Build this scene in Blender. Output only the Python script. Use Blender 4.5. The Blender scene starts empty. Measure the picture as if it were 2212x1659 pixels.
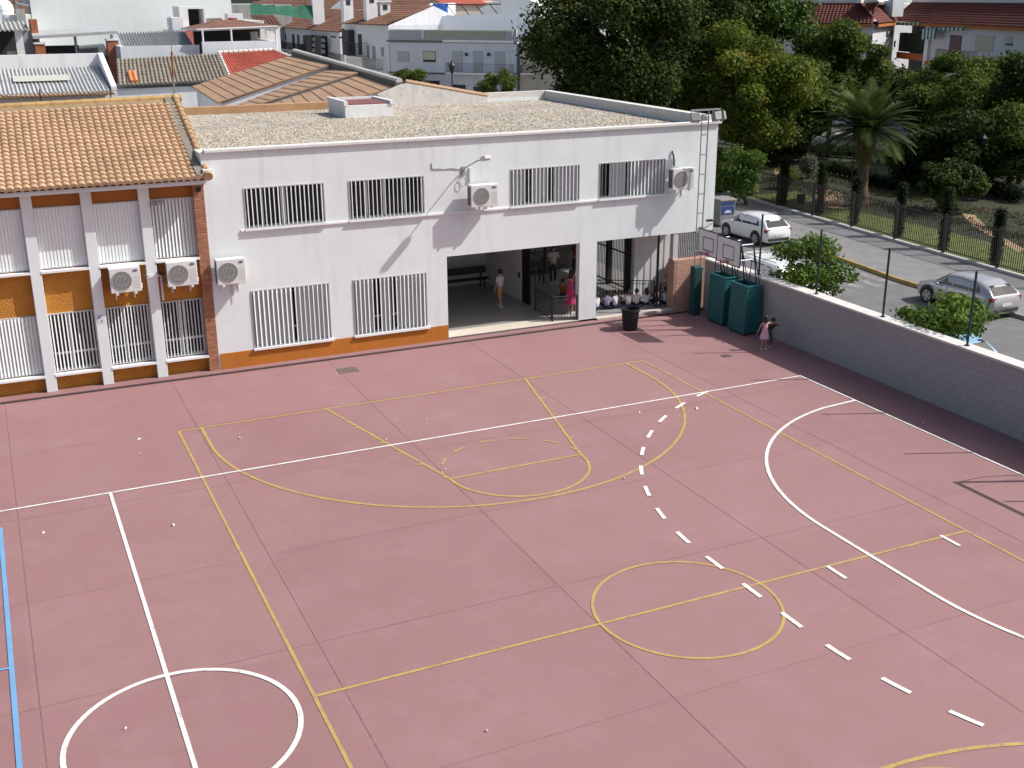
import bpy, bmesh, math, random
import numpy as np
from mathutils import Vector, Matrix, Euler
random.seed(7)
D2R = math.radians
sc = bpy.context.scene
# ------------------------------------------------------------------ camera
YAW, PITCH, ROLL, CH = 0.43158619, 0.32813402, -0.00458152, 11.366
SW, SH, SF = 2212.0, 1659.0, 2452.67          # survey picture size and focal length in pixels
def cam_axes():
    cy, sy, cp, sp = math.cos(YAW), math.sin(YAW), math.cos(PITCH), math.sin(PITCH)
    f = Vector((sy*cp, cy*cp, -sp)); r = Vector((cy, -sy, 0)); u = r.cross(f)
    cr, sr = math.cos(ROLL), math.sin(ROLL)
    return (cr*r + sr*u), (-sr*r + cr*u), f
AR, AU, AF = cam_axes()
CAMP = Vector((0, 0, CH))
cd = bpy.data.cameras.new('camera'); cam = bpy.data.objects.new('camera', cd)
sc.collection.objects.link(cam); sc.camera = cam
cam.matrix_world = Matrix(((AR.x, AU.x, -AF.x, 0), (AR.y, AU.y, -AF.y, 0), (AR.z, AU.z, -AF.z, CH), (0, 0, 0, 1)))
cd.sensor_width = 36; cd.lens = SF/SW*36; cd.clip_end = 2000; cd.clip_start = 0.2
# ------------------------------------------------------------------ light
SUN = Vector((0.88, -0.37, 1.0)).normalized()
w = bpy.data.worlds.new('World'); sc.world = w; w.use_nodes = True
nt = w.node_tree; bg = nt.nodes['Background']
sky = nt.nodes.new('ShaderNodeTexSky'); sky.sky_type = 'NISHITA'; sky.sun_disc = False
sky.sun_elevation = math.asin(SUN.z); sky.sun_rotation = math.atan2(SUN.x, SUN.y)
sky.dust_density = 3.5; sky.air_density = 1.0
nt.links.new(sky.outputs[0], bg.inputs[0]); bg.inputs[1].default_value = 0.105
sl = bpy.data.lights.new('sun', 'SUN'); sl.energy = 4.15; sl.angle = D2R(0.5); sl.color = (1.0, 0.97, 0.93)
so = bpy.data.objects.new('sun', sl); sc.collection.objects.link(so)
so.rotation_euler = SUN.to_track_quat('Z', 'Y').to_euler(); so.location = (0, 0, 60)
sc.view_settings.view_transform = 'Standard'; sc.view_settings.look = 'None'
sc.view_settings.exposure = 0.25; sc.view_settings.gamma = 1
sc.render.engine = 'CYCLES'
# ------------------------------------------------------------------ survey helpers (sight lines met with real planes)
def ray(px, py): return (px-SW/2)*AR - (py-SH/2)*AU + SF*AF
def gz(px, py, z=0.0): d = ray(px, py); return CAMP + d*((z-CH)/d.z)
def gy(px, py, y): d = ray(px, py); return CAMP + d*(y/d.y)
def gx(px, py, x): d = ray(px, py); return CAMP + d*(x/d.x)
def gw(px, py, P, Q):
    n = Vector((Q[1]-P[1], -(Q[0]-P[0]), 0)); d = ray(px, py)
    return CAMP + d*((Vector((P[0], P[1], 0))-CAMP).dot(n)/d.dot(n))
# ------------------------------------------------------------------ object helpers
COL = sc.collection
def tag(o, label=None, cat=None, group=None, kind=None):
    if label: o['label'] = label
    if cat: o['category'] = cat
    if group: o['group'] = group
    if kind: o['kind'] = kind
    return o
def thing(name, loc, label, cat, group=None, rz=0):
    o = bpy.data.objects.new(name, None); COL.objects.link(o); o.location = loc; o.rotation_euler = (0, 0, rz)
    o.empty_display_size = 0.2
    return tag(o, label, cat, group)
def copy_tree(o, parent=None):
    c = o.copy(); COL.objects.link(c); c.parent = parent
    if parent: c.matrix_parent_inverse = o.matrix_parent_inverse.copy()
    for ch in list(o.children): copy_tree(ch, c)
    return c
class MB:
    def __init__(s): s.v = []; s.f = []; s.p = []
    def add(s, vs, fs):
        vs = list(vs); b = len(s.v); s.p.append((vs, fs)); s.v += [tuple(v) for v in vs]; s.f += [tuple(b+i for i in f) for f in fs]; return s
    def quad(s, a, b, c, d): return s.add([a, b, c, d], [(0, 1, 2, 3)])
    def poly(s, pts): return s.add(pts, [tuple(range(len(pts)))])
    def box(s, x0, x1, y0, y1, z0, z1):
        if x0 > x1: x0, x1 = x1, x0
        if y0 > y1: y0, y1 = y1, y0
        if z0 > z1: z0, z1 = z1, z0
        return s.add([(x0,y0,z0),(x1,y0,z0),(x1,y1,z0),(x0,y1,z0),(x0,y0,z1),(x1,y0,z1),(x1,y1,z1),(x0,y1,z1)],
                     [(0,3,2,1),(4,5,6,7),(0,1,5,4),(1,2,6,5),(2,3,7,6),(3,0,4,7)])
    def obox(s, c, ax, ay, az):      # centre and three half-axis vectors
        c = Vector(c); ax = Vector(ax); ay = Vector(ay); az = Vector(az)
        vs = [c+i*ax+j*ay+k*az for k in (-1, 1) for i, j in ((-1,-1),(1,-1),(1,1),(-1,1))]
        return s.add(vs, [(0,3,2,1),(4,5,6,7),(0,1,5,4),(1,2,6,5),(2,3,7,6),(3,0,4,7)])
    def seg(s, p, q, z0, z1, t, off=0.0):     # wall along p-q, thickness t inward from the outer face
        p = Vector((p[0], p[1], 0)); q = Vector((q[0], q[1], 0)); d = (q-p).normalized(); n = Vector((d.y, -d.x, 0))
        a = p+n*off; b = q+n*off; c = b-n*t; e = a-n*t
        vs = [Vector((v.x, v.y, z)) for z in (z0, z1) for v in (a, b, c, e)]
        return s.add(vs, [(0,3,2,1),(4,5,6,7),(0,1,5,4),(1,2,6,5),(2,3,7,6),(3,0,4,7)])
    def prism(s, pts, z0, z1):
        n = len(pts); vs = [(p[0], p[1], z0) for p in pts]+[(p[0], p[1], z1) for p in pts]
        return s.add(vs, [tuple(range(n-1, -1, -1)), tuple(range(n, 2*n))]+[(i, (i+1) % n, n+(i+1) % n, n+i) for i in range(n)])
    def tube(s, a, b, r, n=8, r2=None):
        a = Vector(a); b = Vector(b); d = (b-a)
        if d.length < 1e-6: return s
        d.normalize(); u = d.orthogonal().normalized(); v = d.cross(u); r2 = r if r2 is None else r2
        vs = [a+(u*math.cos(t)+v*math.sin(t))*r for t in [2*math.pi*i/n for i in range(n)]]
        vs += [b+(u*math.cos(t)+v*math.sin(t))*r2 for t in [2*math.pi*i/n for i in range(n)]]
        return s.add(vs, [tuple(range(n-1, -1, -1)), tuple(range(n, 2*n))]+[(i, (i+1) % n, n+(i+1) % n, n+i) for i in range(n)])
    def path(s, pts, r, n=6):
        for a, b in zip(pts, pts[1:]): s.tube(a, b, r, n)
        return s
    def sphere(s, c, r, n=12, m=8, sc3=(1, 1, 1)):
        vs = [(c[0]+r*sc3[0]*math.sin(math.pi*j/m)*math.cos(2*math.pi*i/n), c[1]+r*sc3[1]*math.sin(math.pi*j/m)*math.sin(2*math.pi*i/n), c[2]+r*sc3[2]*math.cos(math.pi*j/m)) for j in range(m+1) for i in range(n)]
        return s.add(vs, [(j*n+i, (j+1)*n+i, (j+1)*n+(i+1) % n, j*n+(i+1) % n) for j in range(m) for i in range(n)])
    def lathe(s, c, prof, n=20):
        vs = [(c[0]+r*math.cos(2*math.pi*i/n), c[1]+r*math.sin(2*math.pi*i/n), c[2]+z) for r, z in prof for i in range(n)]
        return s.add(vs, [(j*n+i, j*n+(i+1) % n, (j+1)*n+(i+1) % n, (j+1)*n+i) for j in range(len(prof)-1) for i in range(n)])
    def each(s, name, mat, parent=None, **k):
        r = []
        for vs, fs in s.p:
            m = MB(); m.add(vs, fs); r.append(m.build(name, mat, parent, **k))
        return r
    def build(s, name, mat, parent=None, smooth=False, bevel=0, local=True):
        me = bpy.data.meshes.new(name)
        vs = s.v
        if parent is not None and local:
            m = parent_inv(parent); vs = [tuple(m @ Vector(v)) for v in s.v]
        me.from_pydata(vs, [], s.f); me.materials.append(mat)
        if smooth: me.shade_smooth()
        me.update()
        o = bpy.data.objects.new(name, me); COL.objects.link(o)
        if parent is not None: o.parent = parent
        if bevel:
            b = o.modifiers.new('bevel', 'BEVEL'); b.width = bevel; b.segments = 2; b.limit_method = 'ANGLE'
        return o
def world_m(o):
    m = Matrix.Translation(o.location) @ o.rotation_euler.to_matrix().to_4x4()
    return world_m(o.parent) @ m if o.parent else m
def parent_inv(o): return world_m(o).inverted()
def struct(name, mb, mat, smooth=False): return tag(mb.build(name, mat, None, smooth), kind='structure')
# ------------------------------------------------------------------ materials
def hexc(r, g, b): return tuple((c/255/12.92 if c/255 <= 0.04045 else ((c/255+0.055)/1.055)**2.4) for c in (r, g, b))
MATS = {}
def M(name, col, rough=0.8, var=0.12, scale=3.0, bump=0.0, bscale=60.0, col2=None, spots=0.0, metal=0.0, spec=0.5, streak=0.0, coat=0.0, isl=0.0, trans=0.0, stretch=None):
    if name in MATS: return MATS[name]
    m = bpy.data.materials.new(name); m.use_nodes = True; MATS[name] = m
    n = m.node_tree.nodes; l = m.node_tree.links; b = n['Principled BSDF']
    b.inputs['Roughness'].default_value = rough; b.inputs['Metallic'].default_value = metal
    b.inputs['Specular IOR Level'].default_value = spec; b.inputs['Coat Weight'].default_value = coat
    tc = n.new('ShaderNodeTexCoord'); geo = n.new('ShaderNodeNewGeometry')
    vec = geo.outputs['Position']
    if stretch:
        mp = n.new('ShaderNodeMapping'); mp.inputs['Scale'].default_value = stretch; l.new(vec, mp.inputs[0]); vec = mp.outputs[0]
    no = n.new('ShaderNodeTexNoise'); no.inputs['Scale'].default_value = scale; no.inputs['Detail'].default_value = 6; no.inputs['Roughness'].default_value = 0.62
    l.new(vec, no.inputs['Vector'])
    mr = n.new('ShaderNodeMapRange'); mr.inputs[1].default_value = 0.3; mr.inputs[2].default_value = 0.7; l.new(no.outputs[0], mr.inputs[0])
    mx = n.new('ShaderNodeMix'); mx.data_type = 'RGBA'
    c = Vector(col[:3]); a = c*(1-var); d = c*(1+var) if col2 is None else Vector(col2[:3])
    mx.inputs[6].default_value = (*a, 1); mx.inputs[7].default_value = (*[min(1, x) for x in d], 1)
    l.new(mr.outputs[0], mx.inputs[0]); out = mx.outputs[2]
    def darken(out, fac_out, amt):
        k = n.new('ShaderNodeMix'); k.data_type = 'RGBA'; k.blend_type = 'MULTIPLY'
        k.inputs[7].default_value = (amt, amt, amt, 1); l.new(fac_out, k.inputs[0]); l.new(out, k.inputs[6]); return k.outputs[2]
    if streak:
        mp2 = n.new('ShaderNodeMapping'); mp2.inputs['Scale'].default_value = (2.6, 2.6, 0.22); l.new(geo.outputs['Position'], mp2.inputs[0])
        n2 = n.new('ShaderNodeTexNoise'); n2.inputs['Scale'].default_value = 1.2; n2.inputs['Detail'].default_value = 5; l.new(mp2.outputs[0], n2.inputs['Vector'])
        r2 = n.new('ShaderNodeMapRange'); r2.inputs[1].default_value = 0.52; r2.inputs[2].default_value = 0.75; l.new(n2.outputs[0], r2.inputs[0])
        out = darken(out, r2.outputs[0], 1-streak)
    if spots:
        n3 = n.new('ShaderNodeTexNoise'); n3.inputs['Scale'].default_value = 9; n3.inputs['Detail'].default_value = 3; l.new(geo.outputs['Position'], n3.inputs['Vector'])
        r3 = n.new('ShaderNodeMapRange'); r3.inputs[1].default_value = 0.62; r3.inputs[2].default_value = 0.72; l.new(n3.outputs[0], r3.inputs[0])
        out = darken(out, r3.outputs[0], 1-spots)
    if isl:
        k = n.new('ShaderNodeMapRange'); k.inputs[3].default_value = 1-isl; k.inputs[4].default_value = 1+isl; l.new(geo.outputs['Random Per Island'], k.inputs[0])
        vm = n.new('ShaderNodeVectorMath'); vm.operation = 'SCALE'; l.new(out, vm.inputs[0]); l.new(k.outputs[0], vm.inputs['Scale']); out = vm.outputs[0]
    l.new(out, b.inputs['Base Color'])
    if bump:
        nb = n.new('ShaderNodeTexNoise'); nb.inputs['Scale'].default_value = bscale; nb.inputs['Detail'].default_value = 4; l.new(geo.outputs['Position'], nb.inputs['Vector'])
        bp = n.new('ShaderNodeBump'); bp.inputs['Strength'].default_value = bump; bp.inputs['Distance'].default_value = 0.05; l.new(nb.outputs[0], bp.inputs['Height']); l.new(bp.outputs[0], b.inputs['Normal'])
    if trans:
        tr = n.new('ShaderNodeBsdfTranslucent'); l.new(out, tr.inputs[0]); ms = n.new('ShaderNodeMixShader'); ms.inputs[0].default_value = trans
        l.new(b.outputs[0], ms.inputs[1]); l.new(tr.outputs[0], ms.inputs[2]); l.new(ms.outputs[0], n['Material Output'].inputs[0])
    return m
WHITE = M('white_render', (.71, .75, .75), .9, .04, 1.2, .05, 30, streak=.10)
WHITE2 = M('white_wash_far', (.74, .745, .75), .9, .06, .8, 0, streak=.12)
WGREY = M('grey_white_wash', (.68, .68, .68), .9, .06, .8, 0, streak=.15)
SHADEW = M('shaded_white_wash', (.70, .72, .75), .9, .05, .8, 0, streak=.08)  # white wash with bluish shade put into its colour
COPE = M('coping_concrete', (.62, .60, .57), .9, .10, 5, .1, 40, spots=.35)
TRIM = M('white_trim', (.78, .78, .78), .6, .03, 4)
METALW = M('white_painted_metal', (.73, .77, .77), .4, .03, 6)
ORANGE = M('orange_render', (.46, .155, .018), .85, .08, 2, .15, 50, streak=.12)
MUSTARD = M('mustard_rough_render', (.50, .21, .030), .9, .10, 3, 1.0, 22)
RED_OR = M('rust_orange_render', (.36, .125, .022), .85, .08, 3, .1, 40)
DARK = M('dark_interior', (.012, .012, .013), .9, .2, 2)
GLASS = M('window_glass', (.018, .020, .024), .08, .1, 2, spec=.6)
CURT = M('grey_roller_blind', (.55, .56, .56), .8, .05, 3)
STEEL = M('galvanised_steel', (.34, .35, .36), .45, .10, 8, metal=.5)
BLACKM = M('black_iron', (.012, .012, .013), .5, .2, 8)
GREENM = M('green_painted_post', (.012, .035, .028), .5, .1, 6)
TEAL = M('teal_padding', (.010, .105, .110), .55, .16, 3, .05, 20)
RUBBER = M('black_rubber', (.012, .012, .012), .8, .1, 10)
def brick_mat(name, c1, c2, mortar, sx=.25, sy=.065):
    m = bpy.data.materials.new(name); m.use_nodes = True; n = m.node_tree.nodes; l = m.node_tree.links; b = n['Principled BSDF']; b.inputs['Roughness'].default_value = .9
    geo = n.new('ShaderNodeNewGeometry'); sp = n.new('ShaderNodeSeparateXYZ'); l.new(geo.outputs['Position'], sp.inputs[0])
    ad = n.new('ShaderNodeMath'); ad.operation = 'ADD'; l.new(sp.outputs[0], ad.inputs[0]); l.new(sp.outputs[1], ad.inputs[1])
    cb = n.new('ShaderNodeCombineXYZ'); l.new(ad.outputs[0], cb.inputs[0]); l.new(sp.outputs[2], cb.inputs[1])
    t = n.new('ShaderNodeTexBrick'); l.new(cb.outputs[0], t.inputs[0]); t.inputs['Scale'].default_value = 1; t.inputs['Brick Width'].default_value = sx; t.inputs['Row Height'].default_value = sy
    t.inputs['Mortar Size'].default_value = .010; t.inputs['Color1'].default_value = (*c1, 1); t.inputs['Color2'].default_value = (*c2, 1); t.inputs['Mortar'].default_value = (*mortar, 1)
    l.new(t.outputs[0], b.inputs['Base Color']); bp = n.new('ShaderNodeBump'); bp.inputs['Strength'].default_value = .7; bp.inputs['Distance'].default_value = .02; bp.invert = True
    l.new(t.outputs[1], bp.inputs['Height']); l.new(bp.outputs[0], b.inputs['Normal']); return m
BRICK = brick_mat('orange_brick', (.42, .19, .10), (.30, .11, .06), (.20, .13, .10), .25, .085)
BRICK2 = brick_mat('salmon_brick', (.50, .27, .19), (.42, .20, .13), (.55, .42, .36), .27, .07)
FARBRICK = M('weathered_brick', (.36, .13, .07), .9, .3, 6)
def court_mat():
    m = bpy.data.materials.new('red_court_concrete'); m.use_nodes = True; n = m.node_tree.nodes; l = m.node_tree.links; b = n['Principled BSDF']
    b.inputs['Roughness'].default_value = .75; geo = n.new('ShaderNodeNewGeometry')
    def noise(s, d=5, r=.6):
        t = n.new('ShaderNodeTexNoise'); t.inputs['Scale'].default_value = s; t.inputs['Detail'].default_value = d; t.inputs['Roughness'].default_value = r; l.new(geo.outputs['Position'], t.inputs['Vector']); return t.outputs[0]
    def mrg(o, a, c, x=0, y=1):
        k = n.new('ShaderNodeMapRange'); k.inputs[1].default_value = a; k.inputs[2].default_value = c; k.inputs[3].default_value = x; k.inputs[4].default_value = y; l.new(o, k.inputs[0]); return k.outputs[0]
    def mix(f, a, c, bt='MIX'):
        k = n.new('ShaderNodeMix'); k.data_type = 'RGBA'; k.blend_type = bt
        l.new(f, k.inputs[0])
        for i, v in ((6, a), (7, c)):
            if isinstance(v, tuple): k.inputs[i].default_value = (*v, 1)
            else: l.new(v, k.inputs[i])
        return k.outputs[2]
    c = mix(mrg(noise(.22, 6, .65), .36, .66), (.272, .143, .132), (.308, .168, .156))
    c = mix(mrg(noise(1.6, 8, .7), .35, .68, 0, .45), c, (.305, .162, .160))
    c = mix(mrg(noise(14, 4, .7), .35, .7, 0, .30), c, (.25, .125, .122))
    c = mix(mrg(noise(60, 2, .5), .66, .74, 0, .7), c, (.12, .075, .07))
    c = mix(mrg(noise(3.1, 3, .5), .70, .76, 0, .22), c, (.20, .12, .115))
    c = mix(mrg(noise(5.3, 7, .8), .66, .76, 0, .45), c, (.50, .38, .37))
    c = mix(mrg(noise(.9, 7, .75), .66, .76, 0, .35), c, (.40, .27, .265))
    sp = n.new('ShaderNodeSeparateXYZ'); l.new(geo.outputs['Position'], sp.inputs[0])
    def cell(o, off, size):
        a = n.new('ShaderNodeMath'); a.operation = 'SUBTRACT'; a.inputs[1].default_value = off; l.new(o, a.inputs[0]); d = n.new('ShaderNodeMath'); d.operation = 'DIVIDE'; d.inputs[1].default_value = size; l.new(a.outputs[0], d.inputs[0]); f = n.new('ShaderNodeMath'); f.operation = 'FLOOR'; l.new(d.outputs[0], f.inputs[0]); return f.outputs[0]
    cb = n.new('ShaderNodeCombineXYZ'); l.new(cell(sp.outputs[0], -.5, 4.99), cb.inputs[0]); l.new(cell(sp.outputs[1], 1.25, 4.22), cb.inputs[1]); wn = n.new('ShaderNodeTexWhiteNoise'); l.new(cb.outputs[0], wn.inputs[0])
    c = mix(mrg(wn.outputs[0], 0, 1, 0, .35), c, (.335, .190, .176))
    c = mix(mrg(noise(.5, 9, .8), .48, .72, 0, .36), c, (.39, .255, .245))
    c = mix(mrg(noise(.8, 8, .75), .55, .72, 0, .28), c, (.225, .112, .11))
    c = mix(mrg(noise(33, 3, .6), .665, .72, 0, .75), c, (.44, .32, .31))
    vm = n.new('ShaderNodeVectorMath'); vm.operation = 'MULTIPLY'; vm.inputs[1].default_value = (.93, .91, .96); l.new(c, vm.inputs[0]); l.new(vm.outputs[0], b.inputs['Base Color'])
    bp = n.new('ShaderNodeBump'); bp.inputs['Strength'].default_value = .25; bp.inputs['Distance'].default_value = .01; l.new(noise(90, 3), bp.inputs['Height']); l.new(bp.outputs[0], b.inputs['Normal'])
    return m
COURT = court_mat()
def worn(name, col, lo=.60, hi=.72):
    m = M(name, col, .7, .10, 2.0); n = m.node_tree.nodes; l = m.node_tree.links; b = n['Principled BSDF']
    src = b.inputs['Base Color'].links[0].from_socket; geo = n.new('ShaderNodeNewGeometry')
    t = n.new('ShaderNodeTexNoise'); t.inputs['Scale'].default_value = 5; t.inputs['Detail'].default_value = 8; t.inputs['Roughness'].default_value = .75; l.new(geo.outputs['Position'], t.inputs['Vector'])
    k = n.new('ShaderNodeMapRange'); k.inputs[1].default_value = lo; k.inputs[2].default_value = hi; k.inputs[4].default_value = .85; l.new(t.outputs[0], k.inputs[0])
    x = n.new('ShaderNodeMix'); x.data_type = 'RGBA'; x.inputs[7].default_value = (.285, .15, .148, 1); l.new(k.outputs[0], x.inputs[0]); l.new(src, x.inputs[6]); l.new(x.outputs[2], b.inputs['Base Color'])
    return m
PWHITE = worn('worn_white_paint', (.70, .69, .66), .53, .72)
PYEL = worn('worn_yellow_paint', (.43, .30, .085), .48, .66)
PBLUE = worn('worn_blue_paint', (.15, .32, .54), .66, .8)
JOINT = worn('joint_filler', (.12, .07, .068), .36, .62)
def gravel_mat():
    m = bpy.data.materials.new('roof_gravel'); m.use_nodes = True; n = m.node_tree.nodes; l = m.node_tree.links; b = n['Principled BSDF']; b.inputs['Roughness'].default_value = .95
    geo = n.new('ShaderNodeNewGeometry'); v = n.new('ShaderNodeTexVoronoi'); v.inputs['Scale'].default_value = 11; l.new(geo.outputs['Position'], v.inputs['Vector'])
    cr = n.new('ShaderNodeValToRGB'); sp = n.new('ShaderNodeSeparateColor'); l.new(v.outputs['Color'], sp.inputs[0]); l.new(sp.outputs[0], cr.inputs[0])
    e = cr.color_ramp.elements; e[0].color = (.19, .15, .11, 1); e[1].position = 1; e[1].color = (.60, .57, .50, 1)
    for p, c in ((.25, (.34, .29, .22)), (.55, (.42, .37, .30)), (.8, (.47, .43, .36))):
        q = e.new(p); q.color = (*c, 1)
    no = n.new('ShaderNodeTexNoise'); no.inputs['Scale'].default_value = .5; no.inputs['Detail'].default_value = 5; l.new(geo.outputs['Position'], no.inputs['Vector'])
    mr = n.new('ShaderNodeMapRange'); mr.inputs[1].default_value = .35; mr.inputs[2].default_value = .65; mr.inputs[3].default_value = .86; mr.inputs[4].default_value = 1.1; l.new(no.outputs[0], mr.inputs[0])
    sm = n.new('ShaderNodeVectorMath'); sm.operation = 'SCALE'; l.new(cr.outputs[0], sm.inputs[0]); l.new(mr.outputs[0], sm.inputs['Scale']); l.new(sm.outputs[0], b.inputs['Base Color'])
    bp = n.new('ShaderNodeBump'); bp.invert = True; bp.inputs['Strength'].default_value = 1; bp.inputs['Distance'].default_value = .05; l.new(v.outputs[0], bp.inputs['Height']); l.new(bp.outputs[0], b.inputs['Normal'])
    return m
GRAVEL = gravel_mat()
def tile_mat(name, c1, c2, c3, dirt=.3, ns=.6):
    """clay tiles: colour varies tile by tile (mesh island) and with large weather stains"""
    m = bpy.data.materials.new(name); m.use_nodes = True; n = m.node_tree.nodes; l = m.node_tree.links; b = n['Principled BSDF']; b.inputs['Roughness'].default_value = .85
    geo = n.new('ShaderNodeNewGeometry'); cr = n.new('ShaderNodeValToRGB'); e = cr.color_ramp.elements
    wn = n.new('ShaderNodeTexNoise'); wn.inputs['Scale'].default_value = 3.3; wn.inputs['Detail'].default_value = 8; wn.inputs['Roughness'].default_value = .8; l.new(geo.outputs['Position'], wn.inputs['Vector'])
    mr = n.new('ShaderNodeMapRange'); mr.inputs[1].default_value = .35; mr.inputs[2].default_value = .65; l.new(wn.outputs[0], mr.inputs[0]); l.new(mr.outputs[0], cr.inputs[0])
    e[0].color = (*c1, 1); e[1].position = 1; e[1].color = (*c3, 1); q = e.new(.5); q.color = (*c2, 1)
    n2 = n.new('ShaderNodeTexNoise'); n2.inputs['Scale'].default_value = ns; n2.inputs['Detail'].default_value = 7; n2.inputs['Roughness'].default_value = .7; l.new(geo.outputs['Position'], n2.inputs['Vector'])
    r2 = n.new('ShaderNodeMapRange'); r2.inputs[1].default_value = .45; r2.inputs[2].default_value = .7; r2.inputs[3].default_value = 1; r2.inputs[4].default_value = 1-dirt; l.new(n2.outputs[0], r2.inputs[0])
    sm = n.new('ShaderNodeVectorMath'); sm.operation = 'SCALE'; l.new(cr.outputs[0], sm.inputs[0]); l.new(r2.outputs[0], sm.inputs['Scale']); l.new(sm.outputs[0], b.inputs['Base Color']); return m
TILE_Y = tile_mat('ochre_clay_tile', (.40, .255, .155), (.49, .325, .19), (.56, .40, .25), .25, .5)
TILE_OLD = tile_mat('old_grey_tile', (.19, .165, .13), (.26, .23, .18), (.33, .29, .22), .35, 1.2)
TILE_RED = tile_mat('red_clay_tile', (.45, .10, .07), (.52, .14, .09), (.60, .20, .13), .2, 1)
TILE_BR = tile_mat('brown_clay_tile', (.150, .068, .045), (.20, .092, .06), (.235, .14, .085), .5, .5)
TILE_OC = tile_mat('tan_flat_tile', (.42, .265, .155), (.38, .235, .145), (.45, .30, .18), .25, .35)
TILE_DR = tile_mat('deep_red_tile', (.105, .026, .02), (.14, .036, .026), (.175, .055, .038), .35, .5)
SHEET = M('fibre_cement_sheet', (.40, .41, .41), .85, .12, 1.5, streak=.1)
ASPH = M('asphalt', (.145, .142, .142), .9, .18, 1.3, .2, 60, spots=.2)
PAVE = M('grey_pavement', (.19, .185, .185), .9, .14, 1.4, .1, 40, spots=.15)
KERB = M('kerb_stone', (.30, .30, .29), .9, .15, 3)
GROUND = M('town_ground', (.20, .185, .17), .95, .2, .3)
DIRT = M('ochre_sand_path', (.33, .22, .13), .95, .12, 1.5)
EARTH = M('dark_garden_soil', (.030, .024, .016), .95, .4, 1.2, col2=(.035, .045, .014))
GRASSG = M('lawn_grass', (.065, .125, .022), .95, .35, 2, .6, 40, col2=(.17, .175, .05))
def worn_road(): return M('worn_road_white', (.16, .155, .15), .85, .35, 2.2, col2=(.30, .295, .29))
# ------------------------------------------------------------------ wall with openings
def panel(mb, P, Q, z0, z1, openings=(), t=.3):
    P = Vector((P[0], P[1], 0)); Q = Vector((Q[0], Q[1], 0)); L = (Q-P).length; d = (Q-P)/L; nrm = Vector((d.y, -d.x, 0))
    us = sorted(set([0, L]+[min(max(v, 0), L) for o in openings for v in o[:2]])); zs = sorted(set([z0, z1]+[min(max(v, z0), z1) for o in openings for v in o[2:]]))
    pt = lambda u, z, k: P+d*u-nrm*k+Vector((0, 0, z))
    def hole(i, j):
        if i < 0 or j < 0 or i >= len(us)-1 or j >= len(zs)-1: return None
        u = (us[i]+us[i+1])/2; z = (zs[j]+zs[j+1])/2
        return any(o[0] < u < o[1] and o[2] < z < o[3] for o in openings)
    for i in range(len(us)-1):
        for j in range(len(zs)-1):
            if hole(i, j): continue
            a, b, c, e = us[i], us[i+1], zs[j], zs[j+1]
            mb.quad(pt(a, c, 0), pt(b, c, 0), pt(b, e, 0), pt(a, e, 0)); mb.quad(pt(a, c, t), pt(a, e, t), pt(b, e, t), pt(b, c, t))
            if hole(i-1, j) is not False: mb.quad(pt(a, c, 0), pt(a, e, 0), pt(a, e, t), pt(a, c, t))
            if hole(i+1, j) is not False: mb.quad(pt(b, c, 0), pt(b, c, t), pt(b, e, t), pt(b, e, 0))
            if hole(i, j-1) is not False: mb.quad(pt(a, c, 0), pt(a, c, t), pt(b, c, t), pt(b, c, 0))
            if hole(i, j+1) is not False: mb.quad(pt(a, e, 0), pt(b, e, 0), pt(b, e, t), pt(a, e, t))
    return mb
def patch_roof(p00, p10, p11, p01, nx, ny, amp=.05, lip=.04, k=6, prof='round'):
    """roof skin over a quad: p00-p10 is the eave, p01-p11 the ridge; nx waves across, ny courses up"""
    p00, p10, p11, p01 = map(Vector, (p00, p10, p11, p01)); nrm = (p10-p00).cross(p01-p00).normalized()
    if nrm.z < 0: nrm = -nrm
    mb = MB(); cols = []
    for i in range(nx*k+1):
        ph = (i % k)/k
        h = amp*abs(math.sin(math.pi*ph))**.7 if prof == 'round' else amp*math.sin(2*math.pi*ph) if prof == 'wave' else (amp if ph < .13 else 0)
        cols.append((i/(nx*k), h))
    for j in range(ny):
        v0, v1 = j/ny, (j+1)/ny; vs = []
        for v, e in ((v0, lip), (v1+.12/ny, 0)):
            v = min(v, 1)
            for u, h in cols: vs.append(p00*(1-u)*(1-v)+p10*u*(1-v)+p11*u*v+p01*(1-u)*v+nrm*(h+e))
        n = len(cols); fs = [(i, i+1, n+i+1, n+i) for i in range(n-1)]
        for i, (u, h) in enumerate(cols): vs.append(p00*(1-u)*(1-v0)+p10*u*(1-v0)+p11*u*v0+p01*(1-u)*v0+nrm*(h+(-.05 if j == 0 else 0)))
        fs += [(2*n+i, 2*n+i+1, i+1, i) for i in range(n-1)]
        mb.add(vs, fs)
    return mb
# ================================================================== SETTING: ground sheets
mb = MB(); mb.quad((-400, -200, -.10), (600, -200, -.10), (600, 900, -.10), (-400, 900, -.10)); struct('ground', mb, GROUND)
WX = 24.35                                     # inner face of the boundary wall
mb = MB(); mb.quad((-40, -30, 0), (WX+.1, -30, 0), (WX+.1, 35.22, 0), (-40, 35.22, 0)); struct('court_floor', mb, COURT)
mb = MB(); mb.quad((24.6, -20, -.02), (35.6, -20, -.02), (35.6, 120, -.02), (24.6, 120, -.02)); struct('street', mb, ASPH)
KX = [(34.30, -20), (34.30, 30), (34.32, 35.5), (34.75, 38.9), (35.0, 41.5), (35.3, 46), (35.5, 60), (35.5, 110)]
FX0 = lambda y: 39.02+(y-33.25)*.066           # foot of the park fence
mb = MB(); pts = KX+[(FX0(110), 110), (FX0(-20), -20)]; mb.prism([(x, y) for x, y in pts][::-1], -.02, .11); struct('pavement', mb, PAVE)
mb = MB()
for (a, b), (c, d) in zip(KX, KX[1:]):
    mb.prism([(a-.13, b), (a-.001, b), (c-.001, d), (c-.13, d)], -.02, .13)
struct('kerb', mb, KERB)
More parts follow.
